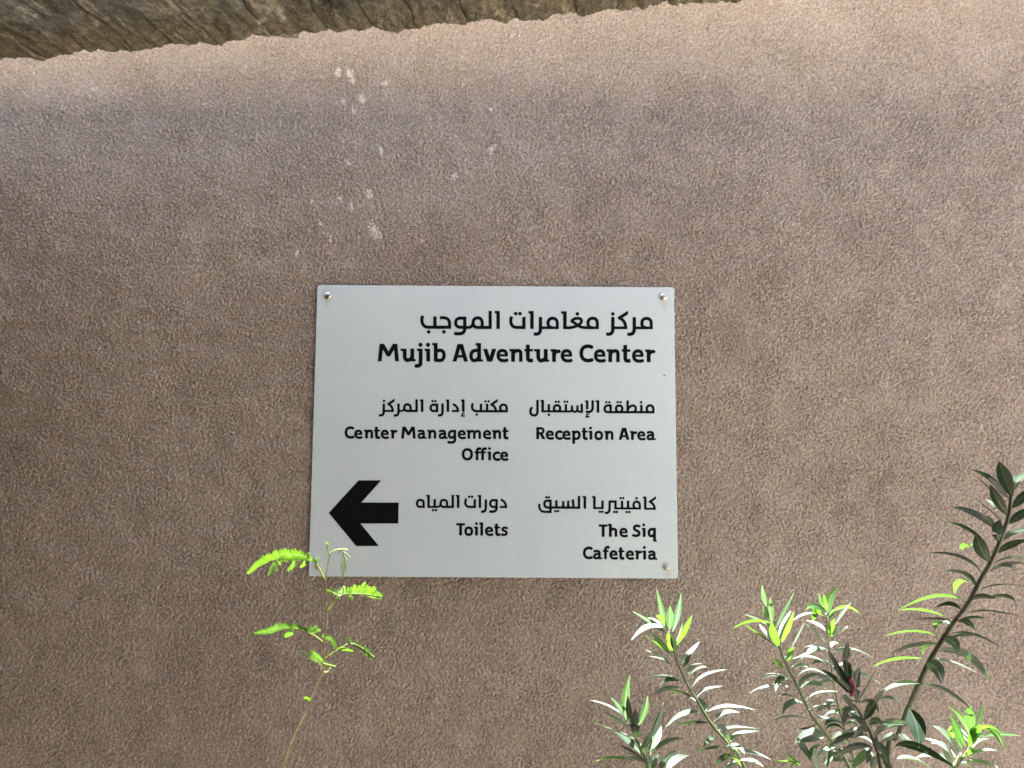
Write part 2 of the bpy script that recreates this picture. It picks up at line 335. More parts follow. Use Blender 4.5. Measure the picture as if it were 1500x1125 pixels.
# ------------------------------------------------------------------ sign
SY = -0.0095                                    # front face of the plate
corner = [at(465, 418, SY), at(987.5, 420.5, SY), at(993, 848, SY), at(452, 844, SY)]
SX0 = (corner[0].x + corner[3].x) / 2; SX1 = (corner[1].x + corner[2].x) / 2
SZ1 = (corner[0].z + corner[1].z) / 2; SZ0 = (corner[2].z + corner[3].z) / 2
print('sign', [tuple(round(c, 4) for c in p) for p in corner], SX1 - SX0, SZ1 - SZ0)
sign = empty('direction_sign', ((SX0 + SX1) / 2, 0, SZ0))
SO = Vector(sign.location)
tag(sign, 'light grey rectangular direction sign with black arabic and english lettering and left arrow', 'sign')
def build_plate():
    r, n, bev = 0.005, 6, 0.0006; pts = []
    for cx, cz, a0 in ((SX1 - r, SZ1 - r, 0), (SX0 + r, SZ1 - r, 90), (SX0 + r, SZ0 + r, 180), (SX1 - r, SZ0 + r, 270)):
        for i in range(n + 1):
            a = R(a0 + 90 * i / n); pts.append((cx, cz, math.cos(a), math.sin(a)))
    rings = [(SY + .0, r - bev), (SY + bev, r), (SY + 0.0035, r)]; vs = []
    for y, rr in rings: vs += [Vector((cx + c * rr, y, cz + s_ * rr)) - SO for cx, cz, c, s_ in pts]
    m = len(pts); fs = [tuple(range(m))] + [(q*m+i, q*m+(i+1) % m, (q+1)*m+(i+1) % m, (q+1)*m+i) for q in range(2) for i in range(m)] + [tuple(range(3*m-1, 2*m-1, -1))]
    mesh_obj('sign_plate', vs, fs, M['plate'], sign, smooth=False)
    for (px, py) in ((480, 433.5), (971.5, 435.5), (976.8, 830.5), (467, 829.5)):
        p = at(px, py, SY); vs, fs = [], []; N = 24
        prof = [(0.0073, 0.0), (0.0074, 0.0022), (0.0066, 0.0034), (0.0035, 0.0042), (0.0008, 0.0047)]
        for rr, h in prof: vs += [Vector((p.x + rr * math.cos(2 * math.pi * i / N), SY - 0.0002 - h, p.z + rr * math.sin(2 * math.pi * i / N))) - SO for i in range(N)]
        fs = [(q*N+i, q*N+(i+1) % N, (q+1)*N+(i+1) % N, (q+1)*N+i) for q in range(len(prof) - 1) for i in range(N)] + [tuple(range((len(prof)-1)*N, len(prof)*N))]
        mesh_obj('screw_cap', vs, fs, M['steel'] if py < 600 else M['steel_dirty'], sign)
        # standoff behind the plate
        vs = [Vector((p.x + 0.005 * math.cos(2*math.pi*i/12), y, p.z + 0.005 * math.sin(2*math.pi*i/12))) - SO for y in (SY + 0.0037, 0.002) for i in range(12)]
        mesh_obj('spacer', vs, [(i, (i+1) % 12, 12 + (i+1) % 12, 12 + i) for i in range(12)], M['steel_dirty'], sign)
build_plate()

# --- lettering: strokes rasterised to a distance field, contoured and filled
def parse(path):
    t = path.replace(',', ' ').split(); i = 0; out = []; cur = None
    def nums(n):
        nonlocal i
        r = [float(t[i + k]) for k in range(n)]; i += n; return r
    while i < len(t):
        c = t[i]; i += 1
        if c == 'M': cur = np.array(nums(2)); out = [cur]
        elif c == 'L': cur = np.array(nums(2)); out.append(cur)
        elif c == 'Q':
            a = nums(4); p0 = cur; p1 = np.array(a[:2]); p2 = np.array(a[2:])
            for k in range(1, 9): u = k / 8; out.append((1-u)**2 * p0 + 2*u*(1-u) * p1 + u*u * p2)
            cur = p2
        elif c == 'C':
            a = nums(6); p0 = cur; p1 = np.array(a[:2]); p2 = np.array(a[2:4]); p3 = np.array(a[4:])
            for k in range(1, 13): u = k / 12; out.append((1-u)**3*p0 + 3*u*(1-u)**2*p1 + 3*u*u*(1-u)*p2 + u**3*p3)
            cur = p3
    return np.array(out)
# latin glyphs, cap height 100, y up; (kind, width, data[, ymin, ymax])
S = lambda w, p, lo=-60, hi=130: ('s', w, parse(p), lo, hi)
DOT = lambda x, y, r: ('d', r, np.array([[x, y]]), -60, 130)
G = {
 'M': [S(22, 'M 11 -5 L 23 105', 0, 100), S(22, 'M 111 -5 L 101 105', 0, 100), S(22, 'M 20 108 L 61.5 34', 28, 100), S(22, 'M 104 108 L 61.5 34', 28, 100), S(14, 'M 54 35 L 70 35')],
 'u': [S(14, 'M 0 66 L 34 66'), S(22, 'M 24 73 L 24 34 C 24 12 32 7 42 7 C 54 8 62 16 68 28'), S(22, 'M 67 73 L 67 0'), S(13, 'M 60 6.5 L 87 6.5')],
 'j': [DOT(30, 95, 12), S(14, 'M 8 66 L 40 66'), S(22, 'M 29.5 73 L 29.5 -8 C 29 -22 20 -26 0 -26')],
 'i': [DOT(21, 95, 12), S(14, 'M 0 66 L 31 66'), S(22, 'M 20 73 L 20 0')],
 'b': [S(14, 'M 0 99 L 31 99'), S(22, 'M 20.5 106 L 20.5 0'), S(20, 'M 20 52 C 28 62 38 64 46 64 C 62 63 68 50 68 36 C 68 18 60 6 42 6 L 20 8')],
 'A': [S(22, 'M 10 -5 L 41 105', 0, 100), S(22, 'M 78 -5 L 47 105', 0, 100), S(15, 'M 22 30 L 66 30')],
 'd': [S(14, 'M 36 99 L 67 99'), S(22, 'M 56.5 106 L 56.5 0'), S(13, 'M 50 6.5 L 79 6.5'), S(20, 'M 56 62 L 40 64 C 20 64 10 52 10 34 C 10 16 18 6 30 6 C 44 8 52 18 58 30')],
 'v': [S(23, 'M 9 78 L 35 -6', 0, 73), S(23, 'M 63 78 L 37 -6', 0, 73)],
 'e': [S(19, 'M 63 10 C 50 4 44 6 38 6 C 20 7 10 18 10 36 C 10 54 20 64 35 64 C 50 64 57 54 57 40'), S(13, 'M 12 36.5 L 66 36.5')],
 'n': [S(14, 'M 0 66 L 26 66'), S(22, 'M 21.5 73 L 21.5 0'), S(20, 'M 22 48 C 32 60 40 64 48 64 C 60 64 65.5 58 65.5 44 L 65.5 0')],
 't': [S(22, 'M 20 98 L 20 24 C 20 12 26 7 34 7 L 50 9'), S(14, 'M 0 66 L 50 66')],
 'C': [S(21, 'M 72 84 C 62 90 52 90 48 90 C 24 90 11 74 11 50 C 11 26 24 9 46 8.5 C 56 8 64 9 73 13')],
 'r': [S(14, 'M 0 66 L 24 66'), S(22, 'M 20 73 L 20 0'), S(20, 'M 20 44 C 28 58 38 62 52 60')],
 'a': [S(18, 'M 8 61 C 20 66 26 66.5 34 66 C 46 65 53 60 53 46 L 53 0'), S(13, 'M 46 6.5 L 77 6.5'), S(18, 'M 53 42 C 30 42 10 40 10 22 C 10 10 18 6 26 6 C 40 7 48 14 54 24')],
 'g': [S(20, 'M 62 63 L 38 64 C 20 64 10 54 10 36 C 10 18 18 9 30 9 C 44 9 54 20 58 30'), S(21, 'M 59 73 L 59 -8 C 58 -26 46 -30 30 -31 C 18 -31 10 -30 4 -28')],
 'm': [S(14, 'M 0 66 L 26 66'), S(21, 'M 20 73 L 20 0'), S(20, 'M 20 48 C 31 60 38 64 48 64 C 60 64 65.5 58 65.5 44 L 65.5 0'), S(20, 'M 65 48 C 76 60 84 64 93 64 C 105 64 111 58 111 44 L 111 0')],
 'O': [S(21, 'M 47 91 C 22 91 11 74 11 50 C 11 26 22 9 47 9 C 70 9 82 26 82 50 C 82 74 70 91 47 91')],
 'f': [S(21, 'M 22 0 L 22 78 C 22 92 30 98 42 98 L 56 95'), S(14, 'M 0 66 L 48 66')],
 'c': [S(20, 'M 55 60 C 48 65 42 64.5 38 64 C 20 64 10 52 10 35 C 10 18 20 6 38 6 C 44 6 50 6 57 10')],
 'R': [S(22, 'M 11 100 L 11 0'), S(18, 'M 11 91 L 32 91 C 50 91 58 84 58 71 C 58 56 50 49 32 49 L 11 49'), S(22, 'M 34 52 L 66 -5', 0, 60)],
 'p': [S(14, 'M 0 66 L 24 66'), S(22, 'M 17 73 L 17 -36'), S(20, 'M 17 50 C 26 60 34 64 42 64 C 58 64 64 52 64 36 C 64 18 56 6 38 6 L 17 8')],
 'o': [S(20, 'M 36 64 C 18 64 10 52 10 35 C 10 18 18 6 36 6 C 54 6 62 18 62 35 C 62 52 54 64 36 64')],
 'T': [S(17, 'M 0 91.5 L 72 91.5'), S(22, 'M 36 95 L 36 0')],
 'l': [S(14, 'M 0 100 L 31 100'), S(22, 'M 20 107 L 20 0')],
 's': [S(18, 'M 47 60 C 38 65 32 65 26 65 C 14 64 10 58 10 52 C 10 44 18 41 28 38 C 38 35 44 30 43 21 C 42 10 34 7 24 6.5 C 16 6 8 7 2 10')],
 'h': [S(14, 'M 0 99 L 31 99'), S(22, 'M 20.5 106 L 20.5 0'), S(20, 'M 20 48 C 32 60 38 64 48 64 C 60 64 66 58 66 44 L 66 0')],
 'S': [S(20, 'M 54 86 C 46 91 38 91 32 91 C 16 90 11 82 11 73 C 11 62 18 57 32 51 C 48 45 53 38 52 27 C 51 14 40 9 26 9 C 16 9 8 11 2 14')],
 'q': [S(20, 'M 62 63 L 38 64 C 20 64 10 52 10 34 C 10 18 18 7 30 7 C 44 8 54 20 58 32'), S(22, 'M 56.5 73 L 56.5 -38'), S(12, 'M 50 -32 L 76 -32')],
}
def latin(ox, oy, s, base, cap, items, basey2=None):
    "items: letter, left x in zoom px; origin and scale turn those into photo px"
    u = cap / 100.0; prims = []
    n = len(items)
    for k, (ch, zx) in enumerate(items):
        x0 = ox + zx / s; by = base if basey2 is None else base + (basey2 - base) * k / max(1, n - 1)
        for (kind, w, p, lo, hi) in G[ch]:
            q = p.copy(); q[:, 0] = x0 + p[:, 0] * u; q[:, 1] = by - p[:, 1] * u
            prims.append((kind, (w + (1.6 if cap < 20 and kind == 's' else 0)) * u, q, by - hi * u, by - lo * u, -1e9, 1e9))
    return prims
def arab(ox, oy, s, items, grow=1.2):
    prims = []
    for it in items:
        clipx = (-1e9, 1e9)
        if isinstance(it[1], str):
            p = parse(it[1]); q = np.stack([ox + p[:, 0] / s, oy + p[:, 1] / s], 1)
            if len(it) > 2: clipx = (ox + it[2] / s, ox + it[3] / s)
            prims.append(('s', (it[0] + grow) / s, q, -1e9, 1e9, *clipx))
        else:
            prims.append(('d', it[2] / s, np.array([[ox + it[0] / s, oy + it[1] / s]]), -1e9, 1e9, -1e9, 1e9))
    return prims
def field(prims, res):
    allp = np.concatenate([p[2] for p in prims]); pad = 5
    x0, y0 = allp.min(0) - pad; x1, y1 = allp.max(0) + pad
    nx = int((x1 - x0) * res) + 1; ny = int((y1 - y0) * res) + 1
    X = x0 + np.arange(nx) / res; Y = y0 + np.arange(ny) / res; D = np.full((ny, nx), 9.0)
    for kind, w, p, lo, hi, cl, ch in prims:
        m = w + 1.5; ax, ay = p.min(0) - m; bx, by = p.max(0) + m
        i0, i1 = max(0, int((ax - x0) * res)), min(nx, int((bx - x0) * res) + 1); j0, j1 = max(0, int((ay - y0) * res)), min(ny, int((by - y0) * res) + 1)
        xx, yy = np.meshgrid(X[i0:i1], Y[j0:j1]); d = np.full(xx.shape, 9.0)
        if kind == 'd': d = np.hypot(xx - p[0, 0], yy - p[0, 1]) - w
        elif kind == 's':
            hw = w / 2
            for a, b in zip(p[:-1], p[1:]):
                v = b - a; L = np.hypot(*v)
                if L < 1e-6: continue
                v = v / L; rx, ry = xx - a[0], yy - a[1]; t = rx * v[0] + ry * v[1]; n = np.abs(ry * v[0] - rx * v[1])
                d = np.minimum(d, np.maximum(np.maximum(-t, t - L), n - hw))
            for q in p[1:-1]: d = np.minimum(d, np.hypot(xx - q[0], yy - q[1]) - hw)
        d = np.maximum(d, np.maximum(lo - yy, yy - hi)); d = np.maximum(d, np.maximum(cl - xx, xx - ch))
        D[j0:j1, i0:i1] = np.minimum(D[j0:j1, i0:i1], d)
    # light rounding of corners, as cut vinyl photographed from a little way off
    K = np.exp(-0.5 * (np.arange(-3, 4) / 1.1) ** 2); K /= K.sum()
    D = np.clip(D, -1.5, 1.5)
    D = np.apply_along_axis(lambda r: np.convolve(r, K, 'same'), 1, D); D = np.apply_along_axis(lambda r: np.convolve(r, K, 'same'), 0, D)
    D[:2] = D[-2:] = 1; D[:, :2] = D[:, -2:] = 1
    return D, x0, y0
def contours(D, res, x0, y0):
    ins = D < 0; ny, nx = D.shape; seg = {}
    c = ins[:-1, :-1].astype(int) + 2 * ins[:-1, 1:] + 4 * ins[1:, 1:] + 8 * ins[1:, :-1]
    js, is_ = np.nonzero((c > 0) & (c < 15))
    T = {1:[(3,0)],2:[(0,1)],3:[(3,1)],4:[(1,2)],5:[(3,0),(1,2)],6:[(0,2)],7:[(3,2)],8:[(2,3)],9:[(2,0)],10:[(0,1),(2,3)],11:[(2,1)],12:[(1,3)],13:[(1,0)],14:[(0,3)]}
    def key(j, i, e): return (j, i, 0) if e == 0 else (j, i + 1, 1) if e == 1 else (j + 1, i, 0) if e == 2 else (j, i, 1)
    for j, i in zip(js, is_):
        for a, b in T[c[j, i]]: seg[key(j, i, a)] = key(j, i, b)
    def pt(k):
        j, i, e = k
        if e == 0: a, b = D[j, i], D[j, i + 1]; t = a / (a - b); return (x0 + (i + t) / res, y0 + j / res)
        a, b = D[j, i], D[j + 1, i]; t = a / (a - b); return (x0 + i / res, y0 + (j + t) / res)
    loops = []
    while seg:
        s0 = next(iter(seg)); lp = []; k = s0
        while k in seg: lp.append(pt(k)); k = seg.pop(k)
        if len(lp) > 6: loops.append(simplify(lp, 0.035))
    return loops
def simplify(p, eps):
    P = np.array(p); n = len(P); far = int(np.argmax(np.hypot(*(P - P[0]).T))); keep = {0, far}; st = [(0, far), (far, n)]
    Q = np.vstack([P, P[:1]])
    while st:
        a, b = st.pop()
        if b - a < 2: continue
        v = Q[b] - Q[a]; L = np.hypot(*v) + 1e-12; s_ = Q[a + 1:b] - Q[a]; d = np.abs(s_[:, 0] * v[1] - s_[:, 1] * v[0]) / L
        k = int(np.argmax(d))
        if d[k] > eps: keep.add(a + 1 + k); st += [(a, a + 1 + k), (a + 1 + k, b)]
    return [tuple(Q[k]) for k in sorted(keep) if k < n]
def flat(name, loops, parent, mat, lift=0.0004, label=None):
    pl = [[at(x, y, SY - lift) - SO for x, y in lp] for lp in loops]
    # group each outer loop with its holes so every piece is filled by itself
    def area(lp): a = np.array(lp); return 0.5 * np.sum(a[:, 0] * np.roll(a[:, 1], -1) - np.roll(a[:, 0], -1) * a[:, 1])
    def inside(pt, lp):
        x, y = pt; r = False; n = len(lp)
        for i in range(n):
            (ax, ay), (bx, by) = lp[i], lp[(i + 1) % n]
            if (ay > y) != (by > y) and x < (bx - ax) * (y - ay) / (by - ay) + ax: r = not r
        return r
    ar = [area(lp) for lp in loops]; order = sorted(range(len(loops)), key=lambda k: -abs(ar[k])); s0 = np.sign(ar[order[0]])
    outers = [k for k in order if np.sign(ar[k]) == s0]; holes = [k for k in order if np.sign(ar[k]) != s0]
    vs, fs = [], []
    for o in outers:
        hs = [h for h in holes if inside(loops[h][0], loops[o])]
        groups = [pl[o]] + [pl[h] for h in hs]; base = len(vs)
        for g_ in groups: vs += g_
        flatg = [[Vector((p.x, p.z, 0)) for p in g_] for g_ in groups]
        for t in tessellate_polygon(flatg): fs.append(tuple(base + k for k in t))
    o = mesh_obj(name, vs, fs, mat, parent, smooth=False)
    me = o.data
    import bmesh
    bm = bmesh.new(); bm.from_mesh(me); bm.normal_update()
    for f in bm.faces:
        if f.normal.y > 0: f.normal_flip()
    bm.to_mesh(me); bm.free()
    if label: o['label'] = label
    return o
def lettering(name, prims, label, res=7):
    D, x0, y0 = field(prims, res); return flat(name, contours(D, res, x0, y0), sign, M['ink'], label=label)
MEEM = lambda xr, xc, xl, yb, yt, yc, w: (w, f'M {xr} {yb} L {xr} {yc} Q {xr} {yt} {xc} {yt} Q {xl} {yt} {xl} {yc} Q {xl} {yb-15*w/36:.1f} {xc} {yb-15*w/36:.1f}')
l1 = arab(600, 440, 7.895, [
 (36,'M 153 178 L 142 210 C 138 270 160 311 225 311 L 481 311'),(38,'M 293 185 L 293 311'),(35,'M 350 201 L 392 201 C 440 203 463 228 463 268 L 463 327'),(221,364,21),(398,364,21),
 (36,'M 657 206 L 592 205 C 552 205 533 225 533 258 C 533 292 552 311 592 311 L 640 311'),(38,'M 638 190 L 638 322 C 638 370 610 386 570 386 L 515 383'),
 (33,'M 638 313 L 680 313 C 712 313 722 298 733 270'),(36,'M 840 330 L 840 258 C 838 222 820 203 790 203 C 755 203 735 222 735 258 C 735 295 755 313 790 313 L 932 313'),
 (37,'M 932 120 L 932 330'),(39,'M 1024 122 L 1024 330'),(27,'M 985 136 L 1043 136'),
 (36,'M 1182 186 L 1171 215 C 1166 275 1185 313 1245 313 L 1342 313'),(38,'M 1322 191 L 1322 330'),(1229,153,21),(1277,153,21),(40,'M 1415 124 L 1415 330'),(28,'M 1375 138 L 1434 138')])
l1 += arab(780, 440, 7.895, [
 (38,'M 93 192 L 93 325 C 93 372 75 390 42 390 L 15 388'),(30,'M 93 317 L 305 317'),(36,'M 287 331 L 287 262 C 285 226 265 207 235 207 C 200 207 180 228 180 262 C 180 298 200 316 235 316'),
 (40,'M 375 127 L 375 332'),(28,'M 332 141 L 394 141'),(33,'M 375 316 L 430 316 C 500 312 570 272 568 236 C 566 214 548 207 520 207 C 490 207 462 222 454 240 C 470 252 495 262 525 290 C 550 308 580 316 630 316'),(520,156,21),
 (36,'M 750 331 L 750 262 C 748 226 730 207 697 207 C 662 207 642 228 642 262 C 642 298 662 316 697 316'),(30,'M 600 317 L 768 317'),
 (38,'M 930 192 L 930 325 C 930 372 912 392 878 392 L 852 390'),(930,157,21),(30,'M 930 317 L 1098 317'),(36,'M 1125 128 L 1004 203 C 1050 222 1080 258 1080 332',0,1106),
 (38,'M 1178 194 L 1178 325 C 1178 374 1158 392 1122 392 L 1098 390'),(36,'M 1374 333 L 1374 264 C 1372 228 1352 209 1320 209 C 1285 209 1265 230 1265 264 C 1265 299 1285 317 1320 317'),(30,'M 1178 318 L 1392 318')])
lettering('arabic_heading', l1, 'largest arabic line across the top of the sign')
lettering('english_heading', latin(540, 0, 6.818, 529.3, 25.7, [('M',90),('u',318),('j',468),('i',560),('b',634),('A',838),('d',1005),('v',1146),('e',1276),('n',1405),
   ('t',1555),('u',1652),('r',1817),('e',1917),('C',2105),('e',2249),('n',2376),('t',2528),('e',2630),('r',2762)], 530.6), 'bold words Mujib Adventure Center')
lettering('arabic_line', arab(545, 570, 7.143, [
 (25,'M 123 152 L 123 232 C 123 262 112 275 90 275 L 72 274'),(125,123,13.5),(21,'M 123 228 L 228 228'),(25,'M 250 105 L 172 156 C 200 170 217 195 217 238',0,237),
 (25,'M 277 150 L 277 232 C 277 264 266 276 246 276 L 228 275'),(20,'M 277 228 L 308 228 C 326 226 330 218 337 204'),(25,'M 403 238 L 403 195 C 402 173 390 160 370 160 C 348 160 337 173 337 195 C 337 217 348 228 370 228 L 466 228'),
 (26,'M 466 106 L 466 238'),(27,'M 524 108 L 524 238'),(18,'M 500 117 L 537 117'),
 (24,'M 692 163 L 650 163 C 625 163 613 177 613 197 C 613 218 625 229 650 229 L 692 229'),(25,'M 680 152 L 680 240'),(633,126,13),(663,126,13),
 (26,'M 738 150 L 738 232 C 738 262 726 275 706 275 L 690 274'),(26,'M 794 108 L 794 238'),(18,'M 773 117 L 806 117'),(24,'M 846 158 C 880 170 900 195 900 239'),(21,'M 835 229 L 912 229'),
 (27,'M 955 108 L 955 238'),(18,'M 930 117 L 968 117'),(13,'M 970 253 C 952 250 942 256 942 267 C 942 276 950 280 962 279'),(13,'M 928 283 L 975 280'),
 (24,'M 1054 150 C 1040 180 1042 230 1095 231 L 1421 232'),(25,'M 1140 152 L 1140 232'),(1096,266,13.5),(25,'M 1204 152 L 1204 232'),(1187,128,12.5),(1220,128,12.5),
 (25,'M 1328 107 L 1249 161 C 1280 175 1296 198 1296 236',0,1314),(25,'M 1409 243 L 1409 198 C 1408 176 1396 163 1375 163 C 1353 163 1341 176 1341 198 C 1341 220 1353 231 1375 231')]), 'arabic line over the words Center Management')
lettering('arabic_line', arab(765, 570, 7.143, [
 (25,'M 160 112 L 160 228 C 160 260 150 275 125 275 C 98 275 86 258 86 236 C 86 218 92 205 100 194'),(26,'M 214 114 L 214 242'),(18,'M 192 123 L 227 123'),(21,'M 205 232 L 505 234'),
 (25,'M 279 157 L 279 233'),(279,268,14),(25,'M 365 169 C 342 170 332 183 332 202 C 332 222 344 232 365 232 C 386 232 397 222 397 202 C 397 183 387 170 365 169'),(352,132,13),(382,132,13),
 (25,'M 457 157 L 457 233'),(443,132,13),(472,132,13),(23,'M 490 234 C 512 234 520 225 520 205 L 521 170'),(23,'M 521 200 C 522 228 532 237 548 237 C 568 237 577 225 577 205 L 578 168'),(23,'M 577 200 C 578 228 590 238 610 238 L 632 238'),(25,'M 621 152 L 625 246'),
 (25,'M 680 118 L 680 212'),(18,'M 657 127 L 692 127'),(25,'M 737 115 L 737 192 C 736 226 722 238 695 238 L 665 237'),(13,'M 702 262 C 684 259 674 264 674 274 C 674 283 682 287 694 287'),(13,'M 658 292 L 707 290'),
 (27,'M 793 117 L 793 247'),(18,'M 768 127 L 806 127'),(24,'M 938 171 L 900 171 C 875 171 863 186 863 207 C 863 229 875 241 900 241 L 1384 242'),(25,'M 925 160 L 925 248'),(880,137,13),(912,137,13),
 (25,'M 1015 172 C 992 173 982 186 982 206 C 982 228 994 240 1015 240 C 1036 240 1047 228 1047 206 C 1047 186 1037 173 1015 172'),(998,137,13),(1030,137,13),
 (25,'M 1103 118 L 1103 241'),(24,'M 1103 222 C 1115 190 1135 172 1160 172 C 1180 173 1188 186 1188 205 C 1188 228 1178 241 1150 241'),(25,'M 1247 163 L 1247 241'),(1245,138,13.5),
 (25,'M 1372 252 L 1372 208 C 1371 184 1358 171 1338 171 C 1316 171 1303 184 1303 207 C 1303 230 1316 242 1338 242')]), 'arabic line over the words Reception Area')
lettering('english_line', latin(495, 0, 5.769, 642.2, 17.6, [('C',57),('e',138),('n',220),('t',305),('e',362),('r',443),('M',534),('a',672),('n',754),('a',851),('g',929),('e',1012),('m',1086),('e',1226),('n',1302),('t',1390)], 643.0), 'words Center Management')
lettering('english_line', latin(495, 0, 5.769, 674.3, 17.6, [('O',1047),('f',1154),('f',1201),('i',1262),('c',1308),('e',1371)], 674.4), 'word Office under Center Management')
lettering('english_line', latin(765, 0, 7.143, 643.4, 17.7, [('R',148),('e',246),('c',343),('e',420),('p',517),('t',622),('i',694),('o',755),('n',858),('A',1010),('r',1128),('e',1203),('a',1301)], 644.6), 'words Reception Area')
lettering('arabic_line', arab(600, 715, 9.375, [
 (32,'M 193 271 L 193 208 C 191 178 178 163 148 163 C 116 163 102 182 102 212 C 102 242 116 257 148 257 L 207 257'),(34,'M 261 92 L 261 272'),(24,'M 228 104 L 277 104'),(28,'M 245 258 L 390 258'),(34,'M 345 151 L 345 258'),(322,304,18),(362,304,18),
 (28,'M 380 258 C 408 256 416 245 424 220'),(32,'M 514 271 L 514 208 C 512 178 500 163 470 163 C 440 163 426 182 426 210 C 426 242 440 258 470 258 L 608 258'),(33,'M 593 93 L 593 272'),(35,'M 667 93 L 667 272'),(24,'M 633 105 L 684 105'),
 (32,'M 778 147 C 755 190 755 258 830 258 L 910 258'),(33,'M 895 153 L 895 272'),(818,119,18),(858,119,18),(34,'M 966 96 L 966 272'),(24,'M 935 107 L 983 107'),
 (34,'M 1047 155 L 1047 262 C 1047 305 1032 324 1002 324 L 980 322'),(32,'M 1209 167 L 1155 166 C 1124 166 1107 182 1107 212 C 1107 242 1124 258 1155 258 L 1195 258'),(34,'M 1195 155 L 1195 262 C 1195 306 1176 324 1132 324 L 1093 322'),
 (32,'M 1254 158 C 1300 178 1325 210 1325 272'),(28,'M 1238 259 L 1341 259')]), 'arabic line over the word Toilets')
lettering('arabic_line', arab(775, 715, 7.5, [
 (25,'M 246 138 L 206 138 C 180 138 168 152 168 175 C 168 200 182 213 206 213 L 560 216'),(26,'M 236 128 L 236 272'),(24,'M 248 261 L 175 261 C 125 260 105 225 114 172'),(190,101,14),(219,101,14),
 (26,'M 300 132 L 300 213'),(289,253,14),(318,253,14),(24,'M 340 215 C 366 215 375 206 375 188 L 376 142'),(24,'M 376 180 C 377 208 388 217 403 217 C 420 217 429 206 429 188 L 431 137'),(24,'M 429 180 C 432 208 450 217 480 217'),(26,'M 480 124 L 490 217'),
 (26,'M 549 86 L 549 227'),(27,'M 614 88 L 614 227'),(18,'M 588 98 L 627 98'),
 (27,'M 718 88 L 718 230'),(18,'M 691 98 L 731 98'),(22,'M 706 220 L 820 220'),(26,'M 807 136 L 807 231'),(778,260,14),(806,260,14),
 (25,'M 832 273 L 848 273 C 875 272 885 255 885 225 L 885 148 L 962 148'),(25,'M 950 136 L 950 233'),(22,'M 938 223 L 1230 224'),(937,262,14),(966,262,14),(26,'M 1022 138 L 1022 224'),(1005,110,13.5),(1034,110,13.5),
 (26,'M 1088 138 L 1088 224'),(1073,263,14),(1103,263,14),(25,'M 1217 234 L 1217 190 C 1215 163 1203 149 1183 149 C 1160 149 1148 164 1148 188 C 1148 212 1160 224 1183 224'),(1182,111,14),
 (27,'M 1277 93 L 1277 236'),(18,'M 1250 103 L 1290 103'),(25,'M 1412 92 L 1327 150 C 1362 166 1381 192 1381 238',0,1395),(22,'M 1266 226 L 1393 228')]), 'arabic line over the words The Siq Cafeteria')
lettering('english_line', latin(600, 0, 9.375, 784.4, 17.9, [('T',640),('o',752),('i',885),('l',957),('e',1035),('t',1160),('s',1260)], 784.6), 'word Toilets')
lettering('english_line', latin(840, 0, 11.11, 786.4, 18.0, [('T',412),('h',560),('e',748),('S',967),('i',1112),('q',1208)], 786.6), 'words The Siq')
lettering('english_line', latin(840, 0, 11.11, 818.8, 17.9, [('C',155),('a',320),('f',478),('e',585),('t',730),('e',852),('r',1000),('i',1120),('a',1213)], 819.8), 'word Cafeteria under The Siq')
flat('arrow', [[(470 + x / 9.377, 690 + y / 9.377) for x, y in ((108,575),(518,128),(828,128),(555,433),(1070,433),(1063,720),(543,720),(798,1030),(485,1030))]], sign, M['ink'], label='large black arrow pointing left')
flat('dirt_speck', [[(973 + 1.1 * math.cos(a), 550 + 1.3 * math.sin(a)) for a in [k * .9 for k in range(7)]]], sign, M['ink'], label='tiny dark speck near the right edge')
flat('dirt_speck', [[(879 + .5 * math.cos(a), 678 + 1.6 * math.sin(a)) for a in [k * .9 for k in range(7)]]], sign, M['steel_dirty'])

# ------------------------------------------------------------------ plants
def tube(name, pts, radii, mat, parent, org, n=8):
    vs, fs = [], []; prev = None
    for i, p in enumerate(pts):
        t = (pts[min(i + 1, len(pts) - 1)] - pts[max(i - 1, 0)]).normalized()
        a = t.cross(Vector((0, 1, 0.01))).normalized() if prev is None else (prev - t * prev.dot(t)).normalized(); prev = a; b = t.cross(a)
        for k in range(n): an = 2 * math.pi * k / n; vs.append(p + (a * math.cos(an) + b * math.sin(an)) * radii[i] - org)
    fs = [(i*n+k, i*n+(k+1) % n, (i+1)*n+(k+1) % n, (i+1)*n+k) for i in range(len(pts) - 1) for k in range(n)]
    fs += [tuple(range(n))[::-1], tuple(range((len(pts) - 1) * n, len(pts) * n))]
    return mesh_obj(name, vs, fs, mat, parent)
def spline(P, per=5):
    out = []; n = len(P)
    for i in range(n - 1):
        p0, p1, p2, p3 = P[max(i - 1, 0)], P[i], P[i + 1], P[min(i + 2, n - 1)]
        for k in range(per):
            t = k / per; out.append(0.5 * ((2 * p1) + (p2 - p0) * t + (2 * p0 - 5 * p1 + 4 * p2 - p3) * t * t + (3 * p1 - p0 - 3 * p2 + p3) * t ** 3))
    out.append(P[-1]); return out
